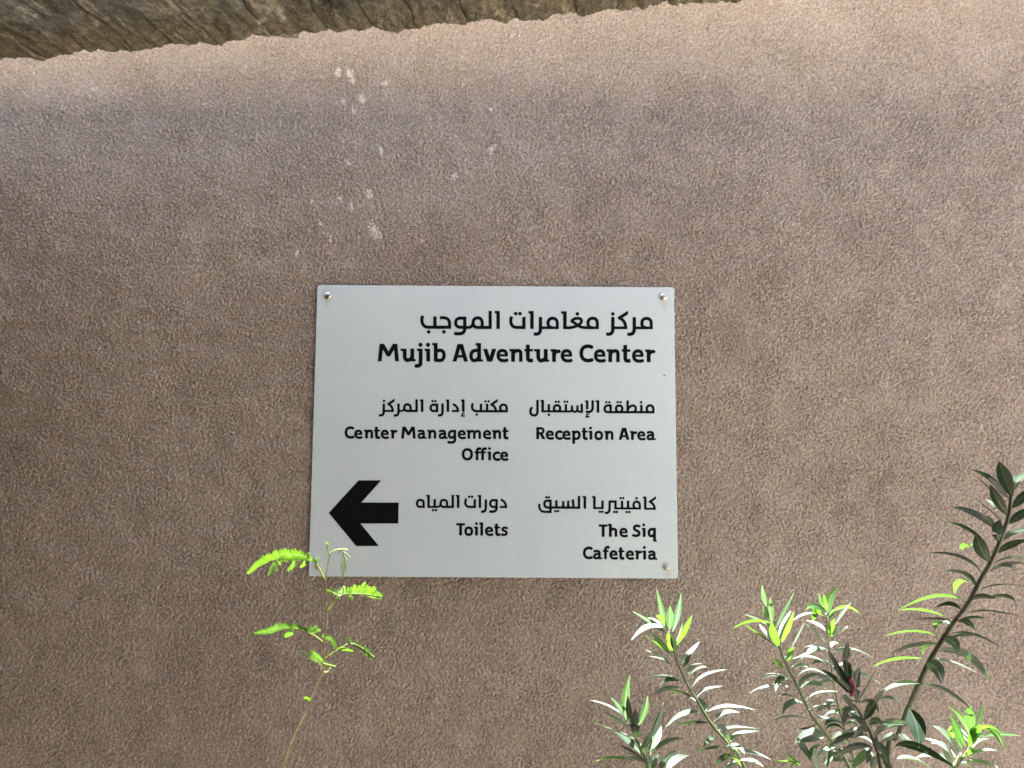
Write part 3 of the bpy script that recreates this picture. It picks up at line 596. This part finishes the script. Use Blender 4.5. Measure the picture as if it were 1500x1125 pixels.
def leaf(parent, org, B, Mi, T, wvis, side, mat, mrib, true_ratio=0.17):
    "a leaf along the curve B-Mi-T; wvis its width as seen; side +1 shows its upper face, -1 its underside"
    C = 2 * Mi - 0.5 * (B + T); N = 14; L = (Mi - B).length + (T - Mi).length
    tw = max(wvis * 1.02, true_ratio * L); tw = min(tw, max(wvis * 1.02, 0.021)); cr = min(1.0, wvis / tw); roll = math.acos(cr) * side
    vs, fs, mids = [], [], []; cross = (-1, -.55, -.055, .055, .55, 1); fold = rnd.uniform(.10, .32); curl = rnd.uniform(-.12, .12)
    for i in range(N + 1):
        u = i / N; p = (1-u)**2 * B + 2*u*(1-u) * C + u*u * T; t = (2*(1-u)*(C - B) + 2*u*(T - C)).normalized(); v = (CAM - p).normalized()
        w0 = t.cross(v).normalized(); n0 = w0.cross(t).normalized()
        if w0.z < 0: w0 = -w0
        W = (w0 * math.cos(roll + curl * u) + n0 * math.sin(-(roll + curl * u))).normalized(); Nn = t.cross(W)
        if Nn.z < 0: Nn = -Nn
        prof = (math.sin(math.pi * min(1, u ** 0.86)) ** 0.95 if 0 < u < 1 else 0.0); prof = max(prof, 0.05 if u < .1 else 0.012)
        hw = tw / 2 * prof
        for c in cross:
            cc = c if abs(c) > .1 else (math.copysign(min(0.00045, hw), c) / max(hw, 1e-6))
            vs.append(p + W * (cc * hw) + Nn * (abs(cc) * hw * fold) + Nn * (0.0003 * noise.noise(p * 90)) - org)
    for i in range(N):
        for k in range(5): fs.append((i*6+k, i*6+k+1, (i+1)*6+k+1, (i+1)*6+k)); mids.append(1 if k == 2 else 0)
    return mesh_obj('leaf', vs, fs, [mat, mrib], parent, mids=mids)
Z4 = (850, 850, 4.092); Z5 = (1070, 840, 3.948); Z6 = (1270, 880, 4.591); Z7 = (1270, 660, 3.878)
FULL = 0.105
def shoot(label, zone, Y, stem, leaves, r0, r1, stem_mat, dark=False, foot=0.0, seed=1, ymid=None, top=0.35):
    """stem: (zone, x, y[, Y]) points from the tip down; it is carried on down to the ground"""
    rr = random.Random(seed)
    P = []
    for s_ in stem:
        z = s_[0]; P.append(at(z[0] + s_[1] / z[2], z[1] + s_[2] / z[2], s_[3] if len(s_) > 3 else Y))
    d = (P[-1] - P[-2]); d.normalize(); last = P[-1]; gx = last.x + d.x * 0.35 + foot; gy = last.y
    q1 = Vector((last.x + d.x * .22, gy, last.z - .28)); q2 = Vector((gx, gy - .01, last.z * .45)); g = Vector((gx + d.x * .05, gy - .02, 0.0))
    root = empty('oleander_shoot', g); tag(root, label, 'oleander shoot', 'oleander shoots growing at the right foot of the wall')
    pts = spline(P + [q1, q2, g], 6); n = len(pts)
    rad = [r0 + (r1 - r0) * (i / (n - 1)) ** .7 for i in range(n)]
    st = tube('stem', pts, rad, stem_mat, root, g)
    def nearY(x, z):
        best = min(pts, key=lambda p: (p.x - x) ** 2 + (p.z - z) ** 2); return best.y
    for e in leaves:
        z, bx, by, mx, my, tx, ty, w, kd = e[:9]
        f = lambda x, y: (z[0] + x / z[2], z[1] + y / z[2])
        mx += ((bx + tx) / 2 - mx) * .38; my += ((by + ty) / 2 - my) * .38
        b0 = at(*f(bx, by), Y); yb = nearY(b0.x, b0.z); b = at(*f(bx, by), yb); t0 = at(*f(tx, ty), yb); m0 = at(*f(mx, my), yb)
        vis = (t0 - m0).length + (m0 - b).length; dy = math.sqrt(max(0.0, FULL ** 2 - min(vis, FULL) ** 2)) * 0.6
        if len(e) > 9: yt = yb + e[9]
        else:
            if kd == 'd': sg = -1 if rr.random() < .7 else 1
            elif kd == 't': sg = -1 if rr.random() < .6 else 1
            else: sg = 1 if rr.random() < .5 else -1
            yt = yb + sg * dy + rr.uniform(-.012, .012)
        m = at(*f(mx, my), yb * .45 + yt * .55); t = at(*f(tx, ty), yt)
        wv = 0.95 * w / z[2] / F * (yb - CAM.y)
        if kd in ('t', 'T'): mat, mr, side = M['leaf'], M['midrib'], 1
        elif kd == 'b': mat, mr, side = M['leaf_young' if not dark else 'leaf_branch'], M['midrib'], -1
        if dark and kd == 'b': wv *= .64
        if kd == 't': wv *= .86
        if kd == 'g': mat, mr, side = M['leaf_pale'], M['midrib'], 1
        if kd == 'd': mat, mr, side = M['leaf_shaded'], M['midrib_shaded'], (1 if rr.random() < .5 else -1)
        if vis < FULL * .5 and side == 1 and kd != 'd': pass
        leaf(root, g, b, m, t, wv, side, mat, mr, .17 if kd == 't' else .10)
    # leaf whorls further down the stem, below the picture
    k = 0; zmin = P[-1].z - 0.04
    for p in pts[::2]:
        if p.z < zmin and p.z > 0.25 and k < 26:
            for q in range(2):
                an = rr.uniform(0, 2 * math.pi); dv = Vector((math.cos(an), math.sin(an) * .8, rr.uniform(-.1, .5))).normalized(); L = rr.uniform(.08, .11)
                t = p + dv * L + Vector((0, 0, -.02)); m = p + dv * L * .5 + Vector((0, 0, .008)); k += 1
                leaf(root, g, p, m, t, .012, 1, M['leaf'], M['midrib'])
    return root, g
A_ = lambda z, rows: [(z,) + r for r in rows]

shoot('slim oleander shoot with lime tip and white gleaming leaves just below the right sign corner', Z4, -0.52,
 [(Z4,530,305),(Z4,575,470),(Z4,610,560),(Z4,655,650),(Z4,700,720),(Z4,745,800),(Z4,800,880),(Z4,870,960),(Z4,925,1040),(Z4,985,1125)],
 A_(Z4, [(505,275,490,170,455,45,32,'b'),(553,310,590,200,605,72,40,'g'),(535,300,535,220,538,152,54,'b',.05),(500,270,480,215,452,212,32,'b'),(515,320,420,250,308,183,26,'g'),
 (510,290,410,262,305,362,38,'t'),(500,285,440,232,400,225,18,'t'),(578,390,630,300,672,205,30,'b'),(560,440,600,350,612,252,26,'t'),(550,430,535,370,527,310,42,'b'),(565,430,560,380,542,310,36,'d'),
 (560,470,490,400,378,325,10,'b'),(540,440,480,375,420,310,28,'d'),(550,515,480,450,385,415,24,'t'),(545,505,480,470,408,455,9,'t'),(610,500,660,430,718,365,34,'t'),(612,525,640,480,665,435,24,'d'),
 (650,560,680,510,735,500,30,'t'),(648,580,700,530,760,522,14,'t'),(668,650,720,560,885,535,16,'t'),(620,605,510,570,390,595,14,'t'),(600,600,530,585,478,628,26,'d'),(600,645,500,640,425,695,24,'d'),
 (680,705,580,660,510,665,18,'d'),(705,700,750,650,858,635,20,'t'),(745,800,745,730,655,700,48,'t'),(720,790,600,800,507,885,40,'t'),(780,855,680,850,560,865,18,'d'),(760,790,860,738,1060,780,24,'t'),
 (800,850,850,790,957,792,30,'t'),(900,965,870,890,800,865,54,'t'),(830,900,940,880,1075,892,16,'t'),(900,970,950,915,1070,905,32,'t'),(880,990,940,990,985,1045,34,'t'),(930,1030,1050,1030,1150,1080,24,'t'),
 (815,935,770,950,735,1010,28,'d'),(870,1000,780,1000,680,1035,16,'d'),(905,1045,850,1060,805,1115,34,'d'),(905,1050,930,1070,968,1118,16,'b'),(950,1080,1020,1080,1100,1120,28,'t'),(940,1080,900,1110,880,1160,30,'t')]),
 0.0010, 0.0024, M['stem_green'], seed=3)

shoot('short leftmost oleander shoot with a fan of broad half shaded leaves at the bottom edge', Z4, -0.70,
 [(Z4,290,850),(Z4,320,905),(Z4,345,965),(Z4,372,1040),(Z4,410,1125)],
 A_(Z4, [(275,840,262,700,300,562,48,'b',.05),(295,860,290,780,285,690,34,'d',-.05),(335,960,322,860,335,765,54,'d',-.05),(285,860,250,760,182,702,38,'g',.03),(290,850,180,745,52,718,11,'t',.06),(300,890,220,840,130,785,15,'d'),
 (350,870,392,780,405,690,38,'b',.05),(345,900,370,800,395,680,15,'d'),(385,990,462,860,497,735,32,'d'),(430,1010,470,940,485,872,40,'t',.03),(420,1050,435,950,442,890,26,'g'),(375,1040,395,975,430,900,34,'d'),
 (425,1040,500,960,625,948,26,'d'),(365,1040,270,930,205,910,42,'d'),(375,1060,290,1020,220,980,14,'d'),(320,950,200,905,38,832,9,'t',.07),(400,1105,300,1045,215,1115,20,'d'),(385,1090,330,1040,260,1040,15,'d'),
 (330,1085,180,1050,90,1090,14,'b',.05),(300,1080,290,1052,270,1075,18,'b',.03),(470,1140,510,1060,600,1020,42,'d'),(515,1150,560,1060,650,1050,50,'t',.03),(420,1130,410,1080,395,1040,40,'d'),(430,1140,440,1080,470,1040,40,'d')]),
 0.0010, 0.0022, M['stem_green'], seed=5)

shoot('oleander shoot leaning left with lime upright tip, left of the two taller bright ones', Z5, -0.54,
 [(Z5,262,330),(Z5,295,460),(Z5,330,540),(Z5,370,620),(Z5,420,720),(Z5,470,820),(Z5,530,900),(Z5,580,965),(Z5,640,1060),(Z5,690,1125)],
 A_(Z5, [(208,190,190,130,182,65,30,'b'),(242,290,228,210,230,135,44,'b',.05),(215,260,198,220,185,185,20,'b'),(262,320,320,210,372,100,24,'g'),(283,385,315,290,350,215,40,'t'),(295,400,340,320,368,215,26,'b'),
 (230,305,150,260,75,235,18,'g'),(240,290,110,262,8,325,14,'b'),(237,390,185,330,168,290,28,'t'),(282,430,245,350,238,280,46,'b',-.04),(265,420,160,350,60,282,10,'b'),(328,500,322,460,328,425,26,'t'),(335,510,338,460,370,425,30,'b'),
 (312,545,275,515,245,488,26,'b'),(330,480,400,350,433,280,9,'t'),(355,545,430,465,545,440,22,'t'),(350,495,450,470,550,515,16,'t'),(365,550,400,532,445,545,18,'t'),(350,610,240,570,150,630,18,'t'),
 (335,600,280,600,262,688,44,'t'),(365,665,220,635,105,695,15,'t'),(375,725,330,698,268,712,12,'d'),(420,742,340,740,300,818,42,'t'),(470,850,350,815,230,860,16,'t'),(385,600,450,540,560,590,16,'t'),
 (395,660,440,580,535,585,32,'t'),(405,660,470,628,555,665,30,'t'),(435,735,490,685,630,682,18,'t'),(450,790,500,770,560,790,20,'t'),(545,945,450,885,365,990,48,'t'),(385,945,430,1020,470,1090,44,'t'),
 (545,930,480,965,390,975,40,'t'),(400,1110,350,1065,320,1045,18,'b'),(465,1080,470,1010,520,985,26,'b'),(400,1100,310,1082,240,1085,9,'b'),(520,1130,495,1060,480,1010,42,'t'),(556,1130,570,1050,585,950,15,'g'),
 (600,1000,560,1010,500,1060,34,'t'),(620,1040,560,1060,530,1120,36,'t'),(500,870,440,905,385,905,12,'d'),(640,1070,600,1060,555,1090,34,'t'),(400,1110,370,1090,340,1130,22,'b')]),
 0.0010, 0.0024, M['stem_green'], seed=9)

shoot('straight oleander shoot with a pale lower stem and lime tip, behind the dark one', Z5, -0.47,
 [(Z5,553,230),(Z5,560,330),(Z5,570,420),(Z5,580,520),(Z5,598,620),(Z5,620,740),(Z5,650,860),(Z5,690,990),(Z5,725,1125)],
 A_(Z5, [(545,200,525,160,510,115,24,'b'),(552,215,545,160,540,118,20,'b'),(562,262,560,140,630,75,46,'b',.04),(550,215,480,175,435,212,28,'g'),(545,250,480,205,430,165,14,'b'),(480,275,488,225,525,210,36,'b'),
 (562,255,650,165,752,235,14,'b'),(600,300,650,230,705,160,20,'t'),(572,270,605,208,660,190,28,'t'),(548,332,490,285,435,270,26,'t'),(582,372,578,310,605,258,32,'b'),(598,365,610,330,625,300,24,'d'),
 (548,395,500,350,435,290,20,'t'),(545,248,450,220,360,275,9,'t'),(640,348,655,325,680,312,10,'t'),(578,440,600,398,638,412,30,'t'),(568,447,490,412,425,430,14,'t'),(590,460,700,425,830,492,20,'t'),
 (568,445,485,425,435,475,30,'t'),(590,560,640,545,665,505,36,'t'),(610,590,780,570,878,655,20,'t'),(612,745,575,735,575,795,38,'t'),(640,850,560,850,490,830,20,'t'),(650,872,595,840,540,885,36,'t'),
 (655,880,700,850,740,890,24,'t'),(660,905,600,865,550,905,20,'g'),(668,920,720,898,770,920,22,'t'),(680,955,760,925,850,1010,18,'t'),(690,990,640,965,600,1010,26,'t'),(700,1045,640,1018,560,1050,28,'t'),
 (708,1085,650,1075,590,1090,32,'t'),(700,1125,760,1050,830,1010,52,'t'),(598,625,540,620,500,640,26,'t'),(600,640,560,600,500,610,22,'t'),(580,520,520,500,470,530,22,'t'),(640,820,700,800,760,840,22,'t'),
 (625,770,560,760,500,800,24,'t'),(640,810,570,800,520,860,24,'t'),(665,930,610,930,580,960,26,'t'),(700,1000,760,985,830,1060,24,'t'),(640,800,690,770,730,790,16,'g'),(632,790,610,800,600,815,18,'b')]),
 0.0012, 0.0022, M['stem_pale'], seed=11)

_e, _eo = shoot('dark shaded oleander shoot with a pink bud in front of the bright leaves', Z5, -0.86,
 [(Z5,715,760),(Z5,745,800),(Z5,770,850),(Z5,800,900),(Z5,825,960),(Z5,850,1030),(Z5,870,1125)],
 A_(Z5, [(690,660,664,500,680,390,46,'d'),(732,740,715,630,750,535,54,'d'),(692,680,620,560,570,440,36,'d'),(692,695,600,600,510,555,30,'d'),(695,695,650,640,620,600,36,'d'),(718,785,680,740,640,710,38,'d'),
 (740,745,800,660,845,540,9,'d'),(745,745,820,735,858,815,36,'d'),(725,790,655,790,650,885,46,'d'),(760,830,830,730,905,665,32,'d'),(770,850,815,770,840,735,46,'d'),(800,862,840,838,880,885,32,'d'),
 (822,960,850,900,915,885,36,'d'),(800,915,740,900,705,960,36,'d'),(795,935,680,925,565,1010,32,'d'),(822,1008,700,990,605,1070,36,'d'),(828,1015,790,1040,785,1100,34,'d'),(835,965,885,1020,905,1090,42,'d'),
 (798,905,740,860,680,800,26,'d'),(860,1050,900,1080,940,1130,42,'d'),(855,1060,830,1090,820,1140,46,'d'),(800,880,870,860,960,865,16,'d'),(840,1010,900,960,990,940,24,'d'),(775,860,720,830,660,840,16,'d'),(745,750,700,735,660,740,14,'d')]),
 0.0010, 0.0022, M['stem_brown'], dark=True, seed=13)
def bud():
    for k, (x, y) in enumerate(((696,668),(703,690),(700,712))):
        p = at(1070 + x / 3.948, 840 + y / 3.948, -0.87); q = p + Vector((0.002 * (k - 1), 0, .014)); tube('bud', [p, p + (q - p) * .3, p + (q - p) * .7, q], [.0012, .0028, .0026, .0006], M['bud'], _e, _eo, 8)
bud()

shoot('tallest oleander shoot, thick and mostly dark, leaning right past the picture edge', Z7, -0.76,
 [(Z7,822,190),(Z7,815,300),(Z7,800,390),(Z7,755,515),(Z7,700,640),(Z7,640,742),(Z7,580,860),(Z7,490,980),(Z6,510,260),(Z6,420,410,-0.75),(Z6,350,560,-0.73),(Z6,310,650,-0.70),(Z6,270,735,-0.675),(Z6,200,920,-0.65),(Z6,140,1090,-0.63)],
 A_(Z7, [(825,270,775,140,750,60,74,'d',-.02),(830,235,850,160,905,128,50,'d'),(808,278,720,150,575,103,34,'d'),(800,265,740,205,690,155,36,'d'),(802,372,735,280,700,190,58,'d',-.02),(825,328,870,270,935,215,46,'d'),
 (805,355,730,312,675,275,28,'d'),(790,300,690,210,580,115,9,'d'),(800,430,670,315,580,250,7,'d'),(718,440,620,348,470,320,34,'d'),(808,418,860,370,935,322,46,'d'),(748,520,735,450,758,392,60,'d',-.03),(722,445,700,395,650,368,40,'d'),
 (690,545,570,425,430,402,22,'d'),(695,632,640,560,620,472,72,'d',-.03),(768,520,830,460,940,440,30,'d'),(745,580,800,530,930,505,38,'d'),(715,645,790,608,910,605,9,'d'),(688,695,770,638,930,642,26,'d'),(760,660,830,655,858,690,22,'d'),
 (655,702,560,595,325,580,22,'d'),(618,772,560,685,430,685,30,'d'),(580,738,520,740,500,815,54,'b',.12),(600,548,570,538,545,565,24,'b',.13),(635,797,740,752,915,772,9,'d'),(600,852,650,818,745,842,28,'d'),(700,828,800,822,845,865,24,'d'),
 (570,862,400,803,170,910,22,'b',.13),(535,907,480,850,380,895,26,'d',.02),(480,962,330,899,175,908,17,'b',.12),(555,927,680,900,900,952,9,'d'),(520,972,580,945,690,955,20,'d'),(518,970,580,965,615,1018,36,'d'),
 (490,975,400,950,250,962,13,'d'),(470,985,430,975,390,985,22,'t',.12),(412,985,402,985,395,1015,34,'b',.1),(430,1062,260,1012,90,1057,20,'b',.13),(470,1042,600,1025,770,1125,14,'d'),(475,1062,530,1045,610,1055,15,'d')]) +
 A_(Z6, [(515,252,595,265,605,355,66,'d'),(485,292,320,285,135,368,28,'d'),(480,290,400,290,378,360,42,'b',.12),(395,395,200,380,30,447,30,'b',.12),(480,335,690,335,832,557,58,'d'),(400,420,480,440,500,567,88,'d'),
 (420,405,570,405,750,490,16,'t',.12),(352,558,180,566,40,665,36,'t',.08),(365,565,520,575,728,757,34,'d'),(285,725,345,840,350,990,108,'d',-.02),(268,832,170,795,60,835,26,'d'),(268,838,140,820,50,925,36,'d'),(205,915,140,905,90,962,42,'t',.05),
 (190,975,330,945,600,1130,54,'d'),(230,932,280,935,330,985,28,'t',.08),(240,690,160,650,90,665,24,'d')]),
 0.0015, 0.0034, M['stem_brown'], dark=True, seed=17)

shoot('small bright star shaped oleander shoot at the lower right corner', Z6, -0.58,
 [(Z6,720,920),(Z6,690,985),(Z6,650,1050),(Z6,605,1110),(Z6,575,1150)],
 A_(Z6, [(695,915,650,780,545,708,36,'b'),(665,985,610,850,550,755,42,'g'),(645,1000,600,900,560,835,28,'b'),(575,925,560,880,565,840,32,'b'),(718,880,680,790,700,705,66,'g'),(745,840,760,770,780,695,28,'b'),
 (690,988,720,890,770,828,60,'b',-.03),(772,858,870,850,922,1012,42,'b'),(760,865,830,838,905,890,20,'b'),(800,912,900,893,1032,908,30,'g'),(700,1010,750,940,830,930,30,'t'),(662,1050,700,1005,755,1005,28,'b'),
 (690,1050,760,1008,875,1005,22,'t'),(632,1055,560,920,440,840,38,'t'),(605,1065,500,960,388,925,28,'t'),(592,1095,540,970,430,962,32,'t'),(592,1112,470,1030,320,1060,22,'t'),(585,1128,530,1045,508,1040,50,'t'),
 (650,1090,740,1075,885,1125,26,'t'),(440,1130,300,1055,200,1070,24,'t'),(690,960,650,900,640,860,40,'t'),(720,930,760,900,800,920,30,'g'),(600,1120,640,1080,700,1120,36,'t'),(700,900,720,860,740,850,30,'b')]),
 0.0010, 0.0022, M['stem_green'], seed=21)

# feathery sapling in front of the sign's lower left corner
F5 = (355, 785, 6.667); F6 = (360, 890, 7.143); F3 = (350, 780, 3.26)
def sapling():
    Y = -0.50; fr = lambda z, x, y, yy=Y: at(z[0] + x / z[2], z[1] + y / z[2], yy); k = (Y - CAM.y) / F
    P = [fr(F5,803,430),fr(F5,812,590),fr(F5,825,767),fr(F6,840,190),fr(F6,822,370),fr(F6,815,600),fr(F6,803,680),fr(F6,762,790),fr(F3,350,790),fr(F3,330,845),fr(F3,262,985),fr(F3,215,1125)]
    g = Vector((P[-1].x - .12, Y - .02, 0)); root = empty('feathery_sapling', g)
    tag(root, 'thin sapling with feathery lime green leaves in front of the lower left sign corner', 'sapling')
    pts = spline(P + [Vector((P[-1].x - .07, Y, P[-1].z - .25)), Vector((P[-1].x - .11, Y, .35)), g], 5); n = len(pts)
    tube('stem', pts, [0.0008 + .0007 * (i / n) ** .8 for i in range(n)], M['stem_sapling'], root, g, 7)
    rr = random.Random(4)
    def twig(z, pp, r=0.0009, y1=0.0):
        m = len(pp); tube('leaf_stalk', spline([fr(z, *p, Y + y1 * i / (m - 1)) for i, p in enumerate(pp)], 4), [r * (1 - .35 * i / (4 * (m - 1))) for i in range(4 * (m - 1) + 1)], M['stalk'], root, g, 6)
    twig(F5, [(803,430),(760,335),(718,260)], .0012); twig(F5, [(803,430),(830,300),(852,188)], .0010); twig(F5, [(852,188),(832,130),(822,85)], .0009)
    twig(F5, [(852,188),(885,150),(940,132),(975,150),(995,200)], .0008); twig(F5, [(838,735),(880,672),(930,600)], .0014, -.02); twig(F6, [(822,372),(730,300),(650,258)], .0011, -.02)
    twig(F6, [(835,530),(880,498),(930,462),(955,448)], .0009, -.02); twig(F6, [(955,448),(1065,380)], .0007); twig(F6, [(815,676),(860,672),(888,630)], .0012); twig(F6, [(800,650),(790,610),(770,590)], .0008)
    def frond(z, sp, up, dn, spacing=3.1, lw=2.4, y0=0.0, y1=0.0, tilt=.45, lean=.35, dull=None):
        m = len(sp); S3 = spline([fr(z, *p, Y + y0 + (y1 - y0) * i / (m - 1)) for i, p in enumerate(sp)], 12)
        tot = [0.0]
        for a, b in zip(S3[:-1], S3[1:]): tot.append(tot[-1] + (b - a).length)
        L = tot[-1]; cnt = max(4, int(L / (spacing * k))); vs, fs = [], []
        def prof(u, v):      # interpolate length list over the spine, photo px
            return float(np.interp(u, np.linspace(0, 1, len(v)), v))
        for i in range(cnt):
            u = (i + .5) / cnt; s_ = u * L; j = max(q for q in range(len(tot)) if tot[q] <= s_); j = min(j, len(S3) - 2)
            a, b = S3[j], S3[j + 1]; p = a + (b - a) * ((s_ - tot[j]) / max(1e-9, tot[j + 1] - tot[j])); t = (b - a).normalized()
            w0 = t.cross((CAM - p).normalized()).normalized()
            if w0.z < 0: w0 = -w0
            for sgn, arr in ((1, up), (-1, dn)):
                ln = prof(u, arr) / z[2] * k * rr.uniform(.82, 1.15)
                if ln < .0008: continue
                d = (w0 * sgn + t * (lean + rr.uniform(-.06, .06)) + Vector((0, (-1 if sgn > 0 else 1) * tilt + rr.uniform(-.15, .15), 0))).normalized(); ww = lw * k * .5
                e = t.cross(d).cross(d).normalized() * -1
                e = (t - d * t.dot(d)).normalized(); nrm = d.cross(e); c0 = len(vs)
                for (f_, h) in ((0, .35), (.25, 1), (.6, 1), (.88, .7), (1.0, .1)):
                    q = p + d * ln * f_ + nrm * (.0004 * math.sin(3 * f_)); vs.append(q + e * ww * h - g); vs.append(q - e * ww * h - g)
                for q in range(4): fs.append((c0+2*q, c0+2*q+1, c0+2*q+3, c0+2*q+2))
        o = mesh_obj('frond', vs, fs, M['feather' if (not dull if dull is not None else (z[2] < 7 or rr.random() < .5)) else 'feather_dull'], root)
        tube('rachis', S3, [.0005] * len(S3), M['stalk'], o, g, 5); return o
    frond(F5, [(718,262),(600,205),(450,190),(330,205),(190,265),(62,372)], [25,50,72,78,66,58,40,26], [10,28,45,34,30,26,20,10], tilt=.3)
    frond(F5, [(600,236),(480,238),(362,246)], [20,40,44,30], [8,10,12,6])
    frond(F5, [(372,215),(300,285),(250,385)], [14,20,20,12], [45,66,62,30], y1=-.01)
    frond(F5, [(495,236),(468,290),(443,345)], [12,18,16,8], [30,48,36,14]); frond(F5, [(600,238),(582,275),(562,306)], [8,14,12,6], [20,44,34,12])
    frond(F5, [(640,215),(650,165)], [8,12], [12,8]); frond(F5, [(722,262),(740,208)], [10,8], [8,8]); frond(F5, [(718,255),(690,220)], [14,8], [6,6])
    frond(F5, [(930,602),(985,572),(1100,562),(1240,574),(1362,600)], [30,62,92,112,96,60,22], [8,12,12,16,30,20], y0=-.02, tilt=.3)
    frond(F5, [(932,585),(880,548),(822,530)], [24,40,30,10], [10,30,34,10], y0=-.02); frond(F5, [(940,590),(968,535),(1000,492)], [16,30,34,20], [16,30,30,10], y0=-.02)
    frond(F5, [(1045,580),(1062,600),(1070,620)], [16,18,10], [16,18,8]); frond(F5, [(930,600),(945,620)], [14,10], [14,10])
    # young drooping tip leaf, thin
    for sp in ([(940,132),(985,130),(1030,134)], [(975,150),(1020,175),(1052,210)], [(985,165),(970,220),(965,320)], [(990,190),(1005,270),(975,430)], [(995,200),(1025,240),(1040,300)], [(995,215),(975,300),(968,360)], [(1000,250),(1012,300),(1008,362)], [(942,135),(945,155),(950,178)], [(998,240),(985,330),(970,425)]):
        frond(F5, sp, [5,6,4], [5,6,4], 1.6, 1.3)
    frond(F5, [(825,110),(822,85),(835,66)], [14,16,10], [10,14,10], 1.6, 1.6)
    frond(F6, [(650,258),(540,222),(400,215),(250,250),(85,270)], [30,52,64,66,54,40,14], [8,12,14,20,30,30,12], y0=-.02, tilt=.5, lw=3.5, spacing=3.6)
    frond(F6, [(500,228),(450,262),(400,300)], [16,20,16,8], [40,52,44,30], y0=-.02, lw=3.5, spacing=3.6); frond(F6, [(680,252),(715,232),(748,212)], [20,34,30], [30,50,56], lw=3.5, spacing=3.6)
    frond(F6, [(645,255),(655,225),(650,200)], [8,10,5], [8,10,5]); frond(F6, [(668,250),(678,220),(680,195)], [6,9,5], [6,9,5])
    frond(F6, [(948,435),(900,345),(800,300)], [14,40,46,20], [14,34,30,14], lw=3.5, spacing=3.6); frond(F6, [(955,448),(1040,455),(1130,464)], [26,48,34,12], [4,8,8,6], lw=3.5, spacing=3.6)
    frond(F6, [(1068,378),(1150,385),(1260,450),(1345,522)], [20,36,34,26,14], [14,30,44,48,22], tilt=.2, lw=2.7, spacing=3.4); frond(F6, [(1068,378),(1085,345),(1070,315)], [10,20,10], [10,30,10])
    frond(F6, [(800,575),(700,505),(575,448)], [30,54,44,30,10], [14,34,36,30,10], y0=-.03, y1=-.24, lw=2.4, spacing=3.8, dull=True); frond(F6, [(790,575),(870,600),(942,618)], [24,34,30,14], [14,20,20,10], y0=-.03, y1=-.1, lw=3.5, spacing=3.6)
    frond(F6, [(800,570),(740,500),(680,455)], [14,26,30,16], [14,24,26,14], lw=3.5, spacing=3.6)
    frond(F3, [(350,805),(332,795),(310,790)], [8,14,8], [8,10,6], lw=3); 
sapling()
